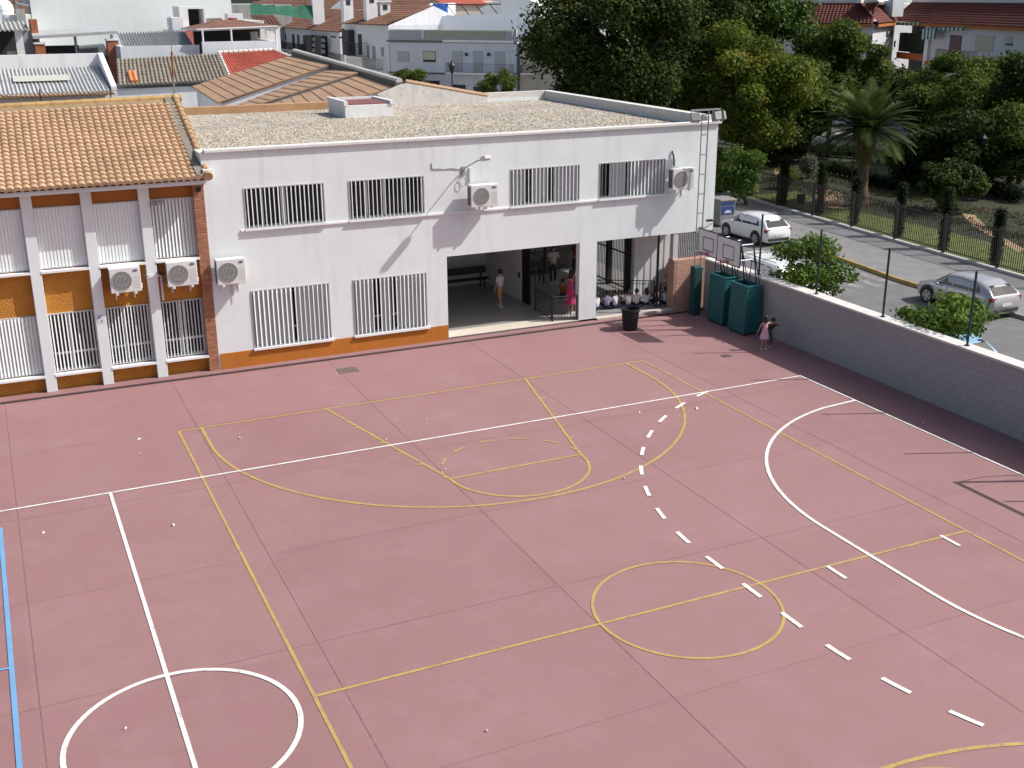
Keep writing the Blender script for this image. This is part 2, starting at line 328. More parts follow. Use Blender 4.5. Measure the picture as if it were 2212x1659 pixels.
mb = MB()
for (a, b), (c, d) in zip([(34.30, 33.6), (34.32, 35.5), (34.75, 38.9), (35.0, 41.5)], [(34.32, 35.5), (34.75, 38.9), (35.0, 41.5), (35.12, 43.2)]):
    mb.prism([(a-.14, b), (a-.0, b), (c-.0, d), (c-.14, d)], -.01, .135)
struct('yellow_kerb_paint', mb, M('worn_kerb_yellow', (.22, .17, .10), .85, .1, 1.6, col2=(.48, .33, .07)))
mb = MB(); mb.prism([(24.72, -20), (26.0, -20), (26.0, 34.6), (24.72, 34.6)], -.02, .10); struct('near_pavement', mb, PAVE)
mb = MB()
for k in range(5):                             # faded zebra crossing by the yellow kerb
    x = 30.2+k*.85; mb.quad((x, 35.2, -.014), (x+.42, 35.2, -.014), (x+.42, 38.6, -.014), (x, 38.6, -.014))
struct('zebra_crossing', mb, worn_road())
# park
mb = MB(); mb.poly([(FX0(10)+.12, 10, .03), (75, 10, .03), (66, 56, .03), (57.2, 79, .03), (FX0(79)+.12, 79, .03)]); struct('park_ground', mb, EARTH)
def flat(name, pts, z, mat): mb = MB(); mb.poly([(p[0], p[1], z) for p in pts]); return struct(name, mb, mat)
flat('park_lawn', [gz(1756, 352), gz(1835, 353), gz(1925, 362), gz(1925, 385), gz(1905, 402), gz(1840, 388), gz(1785, 372)], .05, GRASSG)
flat('park_lawn', [(FX0(31)+.2, 31), (43.4, 31), (43.9, 44), (43.6, 49.5), (45.0, 56), (FX0(56)+.2, 56)], .046, GRASSG)
flat('park_lawn', [gz(2060, 300), gz(2212, 330), gz(2212, 380), gz(2060, 350)], .045, GRASSG)
flat('park_lawn', [gz(1558, 396), gz(1640, 418), gz(1640, 400), gz(1560, 380)], .045, GRASSG)
flat('sand_path', [gz(1757, 405), gz(1820, 416), gz(1823, 445), gz(1800, 455), gz(1757, 432)], .055, DIRT)
flat('sand_path', [gz(1670, 362), gz(1712, 370), gz(1714, 390), gz(1672, 378)], .05, DIRT)
flat('sand_path', [gz(1673, 320), gz(1695, 322), gz(1692, 345), gz(1680, 343)], .05, DIRT)
flat('sand_path', [gz(2025, 452), gz(2052, 455), gz(2050, 470), gz(2030, 474)], .05, DIRT)
flat('sand_path', [gz(2078, 463), gz(2105, 466), gz(2140, 500), gz(2212, 540), gz(2200, 548), gz(2100, 490)], .05, DIRT)
# street behind the park
mb = MB(); mb.quad((59.0, 110, -.03), (100, 110, -.03), (100, 20, -.03), (59.0, 20, -.03)); mb.v = [(56.5, 79.6, -.03), (66.2, 56, -.03), (100, 56, -.03), (100, 100, -.03), (57, 100, -.03)][:0] or mb.v
struct('back_street', mb, ASPH)
# drainage channel, kerb strip and floor step along the school
mb = MB(); mb.quad((-40, 35.20, .003), (24.4, 35.12, .003), (24.4, 35.26, .003), (-40, 35.34, .003))
struct('drainage_channel', mb, M('channel_dark', (.015, .013, .013), .9, .3, 4))
mb = MB(); mb.prism([(-40, 35.335), (24.4, 35.255), (24.4, 35.75), (-40, 35.75)], -.05, .035); struct('kerb_strip', mb, COURT)
# ------------------------------------------------------------------ court markings
def strip(mb, pts, wd, z):
    P = [Vector((p[0], p[1], 0)) for p in pts]; L = []
    for i, p in enumerate(P):
        d = ((P[i+1]-p) if i < len(P)-1 else (p-P[i-1])).normalized()
        if 0 < i < len(P)-1: d = ((P[i+1]-p).normalized()+(p-P[i-1]).normalized()).normalized()
        n = Vector((-d.y, d.x, 0))*wd/2; L.append((p+n, p-n))
    for (a, b), (c, d) in zip(L, L[1:]): mb.quad((b.x, b.y, z), (d.x, d.y, z), (c.x, c.y, z), (a.x, a.y, z))
def arc(cx, cy, r, a0, a1, n=48): return [(cx+r*math.cos(D2R(a0+(a1-a0)*i/n)), cy+r*math.sin(D2R(a0+(a1-a0)*i/n))) for i in range(n+1)]
J = MB()
for x in (-10.4, -5.4, -.4, 4.43, 9.47, 14.53, 19.56): strip(J, [(x, -20), (x, 35.2)], .018, .003)
for y in (5.4, 9.7, 13.95, 18.32, 22.2, 26.4, 30.7): strip(J, [(-40, y-.05), (5, y), (WX, y+.02)], .015 if y in (18.32, 9.7) else .008, .0031)
struct('expansion_joints', J, JOINT)
Y = MB(); YX0, YX1, YB, YM = 3.90, 18.86, 30.60, 16.65
strip(Y, [(YX0, YB), (YX0, 2.65)], .066, .008); strip(Y, [(YX1, YB), (YX1, 2.65)], .066, .008)
strip(Y, [(YX0-.04, YB), (YX1+.04, YB)], .08, .0085); strip(Y, [(YX0, YM), (YX1, YM)], .066, .0085); strip(Y, [(YX0, 2.65), (YX1, 2.65)], .066, .0085)
strip(Y, arc(11.37, 16.5, 1.86, 0, 360, 72), .066, .009)
for s in (1, -1):
    cy = YM+s*12.5; th = math.degrees(math.asin(.0)); base = YB if s > 0 else 2.65
    A = arc(11.37, cy, 6.85, 180 if s > 0 else 180, 360 if s > 0 else 0, 80)
    strip(Y, [(A[0][0], base)]+A+[(A[-1][0], base)], .08, .0093)
    ft = YM+s*7.67
    for q in (1, -1):
        strip(Y, [(11.33+q*3.22, base), (11.33+q*1.85, ft)], .075, .0087)
        for f in (.30, .46, .515, .665, .81):
            x = 11.33+q*(3.22-1.37*f); y = base+(ft-base)*f; strip(Y, [(x, y), (x+q*-.0+q*.0-.0, y), (x-.19 if q < 0 else x+.19, y+.0)][1:], .06, .0089)
    strip(Y, [(9.5, ft), (13.18, ft)], .075, .0088)
    strip(Y, arc(11.33, ft, 1.85, 180 if s > 0 else 0, 360 if s > 0 else 180, 36), .08, .0097)
    for k in range(7): strip(Y, arc(11.33, ft, 1.93, (4 if s > 0 else 184)+k*26.8, (4 if s > 0 else 184)+k*26.8+13, 6), .065, .0099)
struct('yellow_court_lines', Y, PYEL)
Wl = MB(); WR, WT = 22.52, 27.1
strip(Wl, [(-20, WT-.06), (WR+.04, WT)], .07, .012); strip(Wl, [(WR, WT), (WR, 5.9)], .07, .0125); strip(Wl, [(1.70, WT-.08), (1.70, 5.9)], .078, .0127)
strip(Wl, arc(1.70, 16.53, 1.87, 0, 360, 72), .09, .0131)
strip(Wl, [(WR, 24.55)]+arc(22.5, 18.15, 6.4, 101, 180, 30)+arc(22.5, 14.85, 6.4, 180, 270, 30), .09, .0135)
NN = [(WR-3.45+.0, WT)]; full = arc(22.5, 18.15, 9.6, 111, 180, 60)+arc(22.5, 14.85, 9.6, 180, 249, 60)
acc = 0; run = []; on = True
pl = [Vector((a, b, 0)) for a, b in full]; step = []
for a, b in zip(pl, pl[1:]):
    n = max(1, int((b-a).length/.05))
    for i in range(n): step.append(a.lerp(b, i/n))
DPH, DPI = 0.0, 1.29
dist = 0; cur = [step[0]]
for a, b in zip(step, step[1:]):
    dist += (b-a).length; ph = (dist+DPH) % DPI
    if ph < .65: cur.append(b)
    else:
        if len(cur) > 2: strip(Wl, [(v.x, v.y) for v in cur], .10, .0139)
        cur = []
for y0 in (16.21,): strip(Wl, [(18.17, 16.16), (18.17, 16.72)], .09, .0141); strip(Wl, [(14.95, 16.06), (14.95, 16.64)], .09, .0141)
struct('white_court_lines', Wl, PWHITE)
Bl = MB(); strip(Bl, [(-.79, 26.1), (-.79, 7)], .09, .016); strip(Bl, [(-9.8, 19.85), (-.79, 19.83)], .06, .0155); strip(Bl, [(-9.8, 26.1), (-.79, 26.06)], .09, .0155)
struct('blue_court_lines', Bl, PBLUE)
mb = MB(); mb.quad((9.42, 33.58, .006), (10.1, 33.56, .006), (10.12, 34.12, .006), (9.45, 34.2, .006))
for k in range(9): mb.box(9.45+k*.073, 9.475+k*.073, 33.6, 34.12, .006, .02)
tag(mb.build('floor_grate', M('grate_rust', (.20, .145, .12), .8, .25, 9)), 'square metal drain grate set into the red court', 'grate')
mb = MB(); mb.box(21.5, 21.8, 29.75, 30.0, .002, .02); tag(mb.build('drain_cover', M('cover_dark', (.10, .07, .065), .8, .2, 9)), 'small dark drain cover in the court near the girl in pink', 'drain cover')
# ================================================================== SCHOOL: white building
FY_ = 35.6; BX0, BX1, BYB = 6.02, 24.82, 49.6
SB = thing('school_building', (15.4, 42, 0), 'two-storey white school building with gravel flat roof and open ground-floor passage', 'building')
UW = [(7.23, 9.81), (10.61, 13.22), (16.37, 19.07), (19.86, 22.60)]; LW = [(7.20, 9.79), (10.60, 13.21)]
OPEN = [(a-BX0, b-BX0, 4.53, 5.80) for a, b in UW]+[(a-BX0, b-BX0, .62, 2.52) for a, b in LW]+[(13.96-BX0, 19.11-BX0, 0, 2.98), (19.82-BX0, 30, 0, 2.98)]
mb = MB(); panel(mb, (BX0, FY_), (BX1, FY_), 0.0, 6.93, OPEN, .28)
mb.seg((BX1, FY_+.281), (BX1, BYB), 2.98, 6.93, .28); panel(mb, (BX1-.281, BYB), (BX0, BYB), 0, 6.93, [(1.65, 5.9, 0, 2.98)], .28)  # rear opening, out of view, added for bright reflections on the passage floor
mb.seg((BX0, BYB-.281), (BX0, FY_+.281), 0, 6.93, .28)
mb.build('wall', WHITE, SB)
mb = MB(); mb.box(BX0+.28, BX1-.28, FY_+.28, BYB-.28, 2.98, 3.2); mb.build('passage_ceiling', M('passage_plaster', (.5, .5, .5), .9, .08, 1), SB)
mb = MB(); mb.box(BX0+.28, BX1-.28, FY_+.28, BYB-.28, 6.62, 6.80)
mb.build('gravel_roof', GRAVEL, SB)
gv = MB(); rnd = random.Random(3)              # loose stones on the gravel roof
for i in range(9000):
    x = rnd.uniform(BX0+.35, BX1-.4); y = rnd.uniform(FY_+.3, FY_+8) if i % 3 else rnd.uniform(FY_+.3, BYB-.4); r = rnd.uniform(.022, .055)
    a = rnd.uniform(0, 6.28); c, s = math.cos(a)*r, math.sin(a)*r; h = r*rnd.uniform(.5, 1)
    gv.add([(x+c, y+s, 6.80), (x-s, y+c, 6.80), (x-c, y-s, 6.80), (x+s, y-c, 6.80), (x+c*.2, y+s*.2, 6.80+h)], [(0, 1, 4), (1, 2, 4), (2, 3, 4), (3, 0, 4)])
o = gv.build('gravel', M('gravel_stones', (.40, .36, .29), .95, .1, 8, isl=.55), SB); tag(o, kind='stuff')
mb = MB(); mb.box(BX0+.1, BX1+.1, FY_-.09, FY_+.24, 6.931, 7.03)
mb.build('front_coping', M('white_coping', (.66, .65, .63), .85, .08, 3, .1, 40, spots=.22), SB, bevel=.015)
mb = MB(); mb.box(BX1-.32, BX1+.08, FY_+.242, BYB-.25, 6.931, 7.20); mb.box(21.45, BX1+.08, BYB-.248, BYB+.05, 6.931, 7.20)
mb.each('parapet', COPE, SB)
mb = MB(); mb.box(7.05, 22.75, FY_-.05, FY_-.001, 4.44, 4.50)
for a, b in LW: mb.box(a-.05, b+.05, FY_-.10, FY_-.002, .54, .61)
for a, b in UW: mb.box(a-.05, b+.03, FY_-.10, FY_-.051, 4.455, 4.515)
mb.each('sill', TRIM, SB)
mb = MB(); mb.box(BX0+.06, 13.955, FY_-.025, FY_-.001, .036, .56); mb.build('plinth', ORANGE, SB)
mb = MB()                                       # passage walls and floor
mb.seg((13.68, FY_+.281), (13.68, 42.6), .1, 2.975, -.28); mb.box(13.96, 18.62, 42.5, 42.75, .1, 2.975); mb.box(18.42, 18.60, 39.0, 42.499, .1, 2.975)
mb.box(22.85, 24.53, 38.0, 38.2, .1, 2.975); mb.box(22.85, 23.05, 43.1, 49.3, .1, 2.975); mb.box(18.42, 18.62, 42.751, 49.3, .1, 2.975)
mb.box(18.7, 18.95, 42.6, 42.7, .1, .101)
mb.each('passage_wall', M('passage_paint', (.66, .66, .66), .85, .05, 1), SB)
mb = MB(); mb.box(13.96, 24.5, FY_+.0, 49.3, -.02, .10); mb.build('passage_floor', M('terrazzo_floor', (.30, .295, .285), .30, .12, 8), SB)
mb = MB(); mb.box(13.97, 19.10, FY_-.02, 36.35, .1001, .112); mb.box(19.83, 23.1, FY_-.13, 35.72, .04, .112); mb.each('threshold', M('threshold_stone', (.58, .52, .44), .7, .1, 4), SB)
# brick piers and low brick wall at the end of the passage
mb = MB(); mb.box(23.16, 24.5, 35.45, 35.72, .036, 1.98); mb.box(23.08, 23.34, 35.46, 35.9, .036, 1.981); mb.box(24.3, 24.52, 35.8, 37.95, .1, 1.2)
mb.each('brick_wall', BRICK2, SB)
mb = MB(); mb.box(23.10, 23.32, 35.62, 35.86, 1.982, 2.975); mb.build('pillar', M('pillar_grey', (.52, .52, .53), .85, .05, 2), SB)
mb = MB(); mb.box(24.3, 24.5, 36.2, 37.9, 1.2, 1.3); mb.build('brick_coping', BRICK2, SB)
mb = MB()                                       # iron grille between passage and street
for k in range(34): x = 18.7+k*.125; mb.tube((x, 43.0, .1), (x, 43.0, 2.97), .013, 4)
for z in (.2, 1.0, 1.9, 2.8): mb.box(18.62, 22.84, 42.985, 43.015, z, z+.04)
for x in (18.64, 20.0, 21.4, 22.80): mb.box(x-.05, x+.05, 42.95, 43.05, .1, 2.97)
mb.build('back_grille', BLACKM, SB)
mb = MB()
for k in range(38): y = 38.3+k*.122; mb.tube((22.9, y, .1), (22.9, y, 2.97), .015, 4)
for z in (.2, 1.6, 2.8): mb.box(22.88, 22.92, 38.21, 42.94, z, z+.05)
for y in (38.6, 40.1, 41.6): mb.box(22.80, 23.0, y-.10, y+.10, .1, 2.97)
mb.build('inner_grille', BLACKM, SB)
mb = MB()
for k in range(15): y = 36.1+k*.125; mb.tube((24.56, y, .1), (24.56, y, 2.97), .016, 4)
for z in (.2, 1.3, 2.75): mb.box(24.54, 24.58, 36.0, 37.98, z, z+.05)
mb.build('side_grille', BLACKM, SB)
# ------------------------------------------------------------------ windows with vertical white blades
def school_window(parent, x0, x1, z0, z1, yf, nb, bw, ang, blind=(), mull=(), rail=None, gl=.16, name='window', fr=.032, yb=None):
    mb = MB(); y0 = yf-.022; y1 = yf+.06
    mb.box(x0, x1, y0, y1, z0, z0+fr); mb.box(x0, x1, y0, y1, z1-fr, z1); mb.box(x0, x0+fr, y0, y1, z0+fr, z1-fr); mb.box(x1-fr, x1, y0, y1, z0+fr, z1-fr)
    win = mb.build(name, M('window_frame_grey', (.50, .50, .50), .5, .05, 5), parent)
    mb = MB(); n = nb
    for k in range(n):
        x = x0+fr+(x1-x0-2*fr)*(k+.5)/n; a = D2R(ang[k % len(ang)] if isinstance(ang, (list, tuple)) else ang)+rnd.uniform(-.05, .05)
        mb.obox((x, yf-.012, (z0+z1)/2), (math.cos(a)*bw/2, math.sin(a)*bw/2, 0), (-math.sin(a)*.006, math.cos(a)*.006, 0), (0, 0, (z1-z0)/2-fr))
    mb.build('blades', METALW, win)
    mb = MB(); mb.quad((x0, yf+gl, z0), (x1, yf+gl, z0), (x1, yf+gl, z1), (x0, yf+gl, z1)); mb.build('glass', GLASS, win)
    mb = MB(); g = yf+gl-.03
    mb.box(x0, x1, g, g+.02, z0, z0+.06); mb.box(x0, x1, g, g+.02, z1-.06, z1)
    for m in mull: mb.box(x0+(x1-x0)*m-.04, x0+(x1-x0)*m+.04, g-.01, g+.021, z0+.06, z1-.06)
    if rail: mb.box(x0, x1, g-.008, g+.0205, z0+rail, z0+rail+.07)
    mb.build('sash', METALW, win)
    if blind:
        mb = MB()
        for a, b, c, d in blind: mb.box(x0+(x1-x0)*a, x0+(x1-x0)*b, yf+.045, yf+.055, z0+(z1-z0)*c, z0+(z1-z0)*d)
        mb.each('blind', CURT, win)
    return win
school_window(SB, *UW[0], 4.53, 5.80, FY_, 18, .085, 58, [(.24, .45, .05, .97), (.74, .97, .05, .97)][:0], mull=(.22, .47, .5, .98))
school_window(SB, *UW[1], 4.53, 5.80, FY_, 18, .085, 58, mull=(.02, .24, .47, .75, .98))
school_window(SB, *UW[2], 4.53, 5.80, FY_, 18, .105, 50, [(.30, .42, 0, 1), (.62, .97, 0, 1), (.04, .14, 0, 1)], mull=(.2, .47, .52))
school_window(SB, *UW[3], 4.53, 5.80, FY_, 18, .105, [60]*8+[38]*10, [(.16, .40, 0, 1), (.5, .98, 0, 1)], mull=(.2, .46))
school_window(SB, *LW[0], .62, 2.52, FY_, 17, .115, [48]*9+[58]*8, [(0, .52, 0, 1), (.86, 1, 0, 1), (.55, .85, .0, 1)], mull=(.5, .9), rail=.5)
school_window(SB, *LW[1], .62, 2.52, FY_, 18, .115, 50, [(0, .26, 0, 1), (.36, .48, 0, 1), (.60, 1, 0, 1)], mull=(.2, .24, .5), rail=.5)
# ================================================================== SCHOOL: tiled wing
WG = thing('school_wing', (0, 38, 0), 'older school wing with ochre barrel-tile roof, mustard panels and white columns', 'building')
WL = -14.0
bays = [(-.22, .81), (1.12, 2.45), (2.76, 4.09), (4.40, 5.71)]
allb = [(b0-1.64*k, b0-1.64*k+1.33) for k in range(8, 0, -1) for b0 in (-.52,)]+[(-.52, .81)]+bays[1:]
RY = FY_+.22                                    # recessed wall plane
mb = MB(); ops = []
for a, b in allb: ops += [(a-WL, b-WL, 3.80, 5.62), (a-WL, b-WL, .60, 2.42)]
panel(mb, (WL, RY), (5.72, RY), 0, 6.2, [o for o in ops if o[0] > 0], .25)
mb.box(WL, 6.0, 46.5, 46.7, 0, 6.2); mb.box(5.73, 6.01, RY+.26, 46.4, 0, 6.2)
mb.build('wall', MUSTARD, WG)
mb = MB(); mb.box(WL, 5.705, RY-.012, RY-.001, 5.63, 6.06); mb.build('upper_band', RED_OR, WG)
cols = [(a+1.33, a+1.64) for a, b in allb[:-4]]+[(.81, 1.12), (2.45, 2.76), (4.09, 4.40)]
for a, b in cols:
    if a < WL+.2: continue
    mb = MB(); mb.box(a, b, FY_-.02, RY+.02, .036, 6.06); mb.build('column', WHITE, WG, bevel=.01)
mb = MB(); mb.box(5.70, 6.02, FY_-.03, RY+.02, .036, 6.08); mb.build('brick_pier', BRICK, WG)
rnd2 = random.Random(5)
for i, (a, b) in enumerate(allb):
    if a < WL+.2: continue
    k = len(allb)-1-i
    if k == 0: school_window(WG, a, b, 3.80, 5.62, RY-.04, 12, .085, 33, [(0, 1, 0, 1)], yb=1, gl=.14)
    else: school_window(WG, a, b, 3.80, 5.62, RY-.04, 13, .108, 10, [(0, 1, 0, 1)], gl=.14)
    if k == 0: school_window(WG, a, b, .60, 2.42, RY-.04, 12, .060, 62, [], mull=(.45, .55, .99), rail=.5)
    elif k == 1: school_window(WG, a, b, .60, 2.42, RY-.04, 13, .065, 52, [], mull=(.42, .99), rail=.5)
    elif k == 2: school_window(WG, a, b, .60, 2.42, RY-.04, 12, .040, 30, [], mull=(.45,), rail=.5)
    else: school_window(WG, a, b, .60, 2.42, RY-.04, 13, .105, 28, [(0, 1, 0, 1)], gl=.14)
    mb = MB(); mb.box(a-.005, b+.005, FY_-.04, RY+.02, 3.70, 3.765); mb.box(a-.005, b+.005, FY_-.04, RY+.02, .50, .565); mb.each('sill', TRIM, WG)
mb = MB(); mb.box(WL, 6.03, 35.18, RY, 6.061, 6.20); mb.build('fascia', WHITE, WG)
EZ, RZ, RYD = 6.24, 8.16, 41.0
o = patch_roof((WL, 35.05, EZ), (6.02, 35.05, EZ), (6.22, RYD-.45, RZ-.13), (WL, RYD-.45, RZ-.45), 94, 20, .06, .055, 6).build('roof', TILE_Y, WG)
mb = MB(); mb.quad((WL, 35.1, 6.2), (6.0, 35.1, 6.2), (6.2, 46.9, 6.21), (WL, 46.9, 6.21)); mb.quad((WL, RYD+.05, RZ+.02), (6.22, RYD+.05, RZ+.02), (6.2, 47, 6.3), (WL, 47, 6.3)); mb.poly([(6.01, 35.1, 6.2), (6.2, 46.9, 6.2), (6.21, RYD, RZ-.02)]); mb.build('roof_back', TILE_BR, WG)
mb = MB()                                       # ridge and verge capping tiles
for k in range(44):
    x = WL+.2+k*.46; z = RZ-.28*(6.2-x)/20; mb.tube((x, RYD-.02, z), (x+.48, RYD-.02, z+.006), .13, 10, .12)
q_ = MB(); q_.quad((WL, RYD-.5, RZ-.42), (6.22, RYD-.5, RZ-.12), (6.22, RYD, RZ+.03), (WL, RYD, RZ-.26)); q_.build('ridge_mortar', M('ridge_mortar', (.27, .19, .11), .95, .25, 4), WG)
mb.build('ridge_tile', M('mustard_ridge_tile', (.42, .27, .11), .85, .15, 4), WG)
mb = MB(); nn = 17
for k in range(nn):
    a = Vector((6.25, RYD, RZ+.06)).lerp(Vector((6.10, 35.0, EZ+.08)), k/nn); b = Vector((6.25, RYD, RZ+.06)).lerp(Vector((6.10, 35.0, EZ+.08)), (k+1)/nn); mb.tube(a, b+(b-a)*.1, .105, 10, .135)
mb.build('verge_tile', tile_mat('verge_clay', (.36, .21, .12), (.46, .29, .16), (.52, .35, .20), .25, 1), WG)
mb = MB()
p, q = Vector((6.02, RYD, RZ-.02)), Vector((5.9, 35.05, EZ+.03))
mb.obox((p+q)/2+Vector((.0, 0, .05)), (.13, 0, 0), (q-p)/2, (0, 0, .05)); mb.build('verge_mortar', M('verge_mortar', (.20, .18, .15), .95, .25, 5), WG)
mb = MB(); mb.sphere((6.12, 35.15, 6.32), .13, 10, 6); mb.box(5.98, 6.25, 35.1, 35.58, 6.2, 6.5); mb.build('corner_plaster', WHITE, WG)
mb = MB(); mb.tube((5.86, 35.555, 5.86), (5.86, 35.50, 5.86), .075, 12); tag(mb.build('wall_siren', BLACKM), 'small round black siren at top of the brick pier', 'siren')
mb = MB(); mb.box(4.42, 4.60, 35.50, 35.59, 5.48, 5.60); mb.obox((4.66, 35.42, 5.57), (.10, 0, 0), (0, .09, 0), (0, -.01, .05)); tag(mb.build('wall_camera', STEEL), 'small grey security camera below the eave beside the brick pier', 'camera')
mb = MB(); mb.box(2.50, 2.72, FY_-.028, FY_-.022, 2.02, 2.30); sg = tag(mb.build('class_sign', M('paper_white', (.62, .65, .70), .8, .03, 3)), 'small class sign reading 6º A on a white column', 'sign')
def text(body, loc, size, mat, name, parent=None, rot=(math.pi/2, 0, 0), ext=.002):
    c = bpy.data.curves.new(name, 'FONT'); c.body = body; c.size = size; c.extrude = ext; c.align_x = 'CENTER'; c.align_y = 'CENTER'
    t = bpy.data.objects.new(name, c); COL.objects.link(t); dg = bpy.context.evaluated_depsgraph_get()
    me = bpy.data.meshes.new_from_object(t.evaluated_get(dg)); bpy.data.objects.remove(t); me.materials.clear(); me.materials.append(mat)
    o = bpy.data.objects.new(name, me); COL.objects.link(o); o.location = loc; o.rotation_euler = rot
    if parent is not None: o.parent = parent; o.matrix_parent_inverse = parent_inv(parent)
    return o
INK = M('blue_ink', (.05, .07, .14), .7, .05, 3)
text('6º', (2.60, FY_-.032, 2.21), .15, INK, 'lettering', sg); text('A', (2.62, FY_-.032, 2.085), .09, INK, 'lettering', sg)
# ------------------------------------------------------------------ air conditioners
BADGE = M('navy_badge', (.02, .04, .14), .4, .05, 3); SILV = M('badge_letters', (.6, .6, .62), .5, .05, 3)
ACW = M('ivory_plastic', (.66, .66, .64), .5, .03, 3); FANG = M('fan_grille_grey', (.17, .17, .165), .6, .06, 5)
def aircon(x0, z0, wd, ht, dp, label, yw=FY_, badge=True):
    t = thing('air_conditioner', (x0+wd/2, yw, z0), label, 'air conditioner', 'air conditioner units on the school walls')
    yf = yw-dp; yb = yf+.34
    mb = MB(); mb.box(x0, x0+wd, yf, yb, z0, z0+ht); c = mb.build('casing', ACW, t, bevel=.02)
    cx, cz, r = x0+wd*.38, z0+ht*.49, ht*.38
    mb = MB(); mb.tube((cx, yf-.004, cz), (cx, yf-.001, cz), r, 32); mb.build('fan_opening', FANG, t)
    mb = MB()
    for k in range(-7, 8):
        x = cx+k*r/7.6; h = math.sqrt(max(r*r-(x-cx)**2, 0)); mb.box(x-.008, x+.008, yf-.016, yf-.006, cz-h, cz+h)
    for rr in (r, r*.55):
        for i in range(24):
            a0, a1 = i*math.pi/12, (i+1)*math.pi/12; mb.tube((cx+rr*math.cos(a0), yf-.012, cz+rr*math.sin(a0)), (cx+rr*math.cos(a1), yf-.012, cz+rr*math.sin(a1)), .008, 4)
    mb.build('fan_grille', M('grille_bars', (.40, .40, .39), .6, .04, 5), t)
    if badge:
        mb = MB(); bx, bz = x0+wd*.84, z0+ht*.86; a, b = wd*.085, ht*.045
        mb.add([(bx+a*math.cos(i*math.pi/8), yf-.008, bz+b*math.sin(i*math.pi/8)) for i in range(16)], [tuple(range(16))]); bd = mb.build('badge', BADGE, t)
        text('Carrier', (bx, yf-.012, bz), ht*.055, SILV, 'lettering', bd, ext=.001)
    mb = MB()
    for k in range(7): mb.box(x0+wd*.72, x0+wd*.96, yf-.003, yf-.0005, z0+ht*(.16+k*.075), z0+ht*(.165+k*.075))
    mb.box(x0-.004, x0-.001, yf+.04, yb-.04, z0+.06, z0+ht-.06)
    lv = MB(); [lv.add(*pc) for pc in mb.p[:7]]; lv.build('louvre', M('louvre_dark', (.10, .10, .10), .6, .05, 5), t)
    sv = MB(); sv.add(*mb.p[7]); sv.build('side_vent', M('louvre_dark', 0), t)
    mb = MB()
    for x in (x0+wd*.2, x0+wd*.8): mb.box(x-.02, x+.02, yf+.0, yw, z0-.045, z0-.005); mb.box(x-.02, x+.02, yw-.03, yw, z0-.30, z0-.045); mb.box(x-.035, x+.035, yf-.01, yf+.05, z0-.06, z0-.001)
    mb.each('bracket', METALW, t)
    mb = MB(); mb.box(x0+wd, x0+wd+.035, yf+.10, yf+.26, z0+.08, z0+.20); mb.build('pipe_cover', ACW, t)
    return t
aircon(2.97, 2.95, .90, .76, .52, 'air conditioner on mustard panel, left of the last white column', RY)
aircon(4.64, 2.97, .92, .77, .52, 'air conditioner on mustard panel beside the brick pier', RY)
aircon(6.12, 2.90, .90, .80, .45, 'air conditioner low on the white wall right of the brick pier')
aircon(14.68, 4.68, 1.0, .74, .52, 'air conditioner high on the white wall below the wall lamp')
aircon(22.62, 4.70, .92, .77, .52, 'air conditioner high on the white wall behind the floodlight mast')
HOSE = M('black_hose', (.02, .02, .02), .6, .1, 5); CONDW = M('white_conduit', (.66, .66, .66), .6, .04, 4)
def pipe(pts, r, mat, label, cat='pipe', name='pipe'): mb = MB(); mb.path(pts, r, 8); return tag(mb.build(name, mat, smooth=True), label, cat)
pipe([(4.62, 35.62, 3.38), (4.50, 35.55, 3.34), (4.45, 35.60, 3.50), (4.42, 35.72, 3.75)], .022, HOSE, 'black hose looping from the air conditioner beside the brick pier', 'hose', 'hose')
pipe([(3.9, 35.5, 3.32), (4.02, 35.50, 3.33), (4.10, 35.54, 3.34)], .022, HOSE, 'short black hose between the column and left air conditioner', 'hose', 'hose')
mb = MB(); mb.box(4.06, 4.43, 35.53, 35.57, 3.28, 3.36); tag(mb.build('pipe_clamp', CONDW), 'white conduit band round the column between two air conditioners', 'conduit')
mb = MB(); mb.box(4.48, 4.55, 35.76, RY-.001, 2.47, 3.28); tag(mb.build('conduit', CONDW), 'white vertical conduit on mustard panel left of air conditioner', 'conduit')
mb = MB(); mb.box(6.62, 6.70, 35.54, 35.598, 2.50, 2.90); mb.tube((6.66, 35.56, 2.5), (6.67, 35.56, 2.25), .012, 6); tag(mb.build('conduit', CONDW), 'short white conduit under the lowest air conditioner', 'conduit')
mb = MB(); mb.box(14.82, 14.90, 35.54, 35.598, 5.5, 5.95); tag(mb.build('conduit', CONDW), 'white vertical conduit above the air conditioner by the wall lamp', 'conduit')
pipe([(22.85, 35.57, 6.05), (22.90, 35.54, 5.85), (22.92, 35.5, 5.5)], .028, HOSE, 'black hose above the air conditioner behind the mast', 'hose', 'hose')
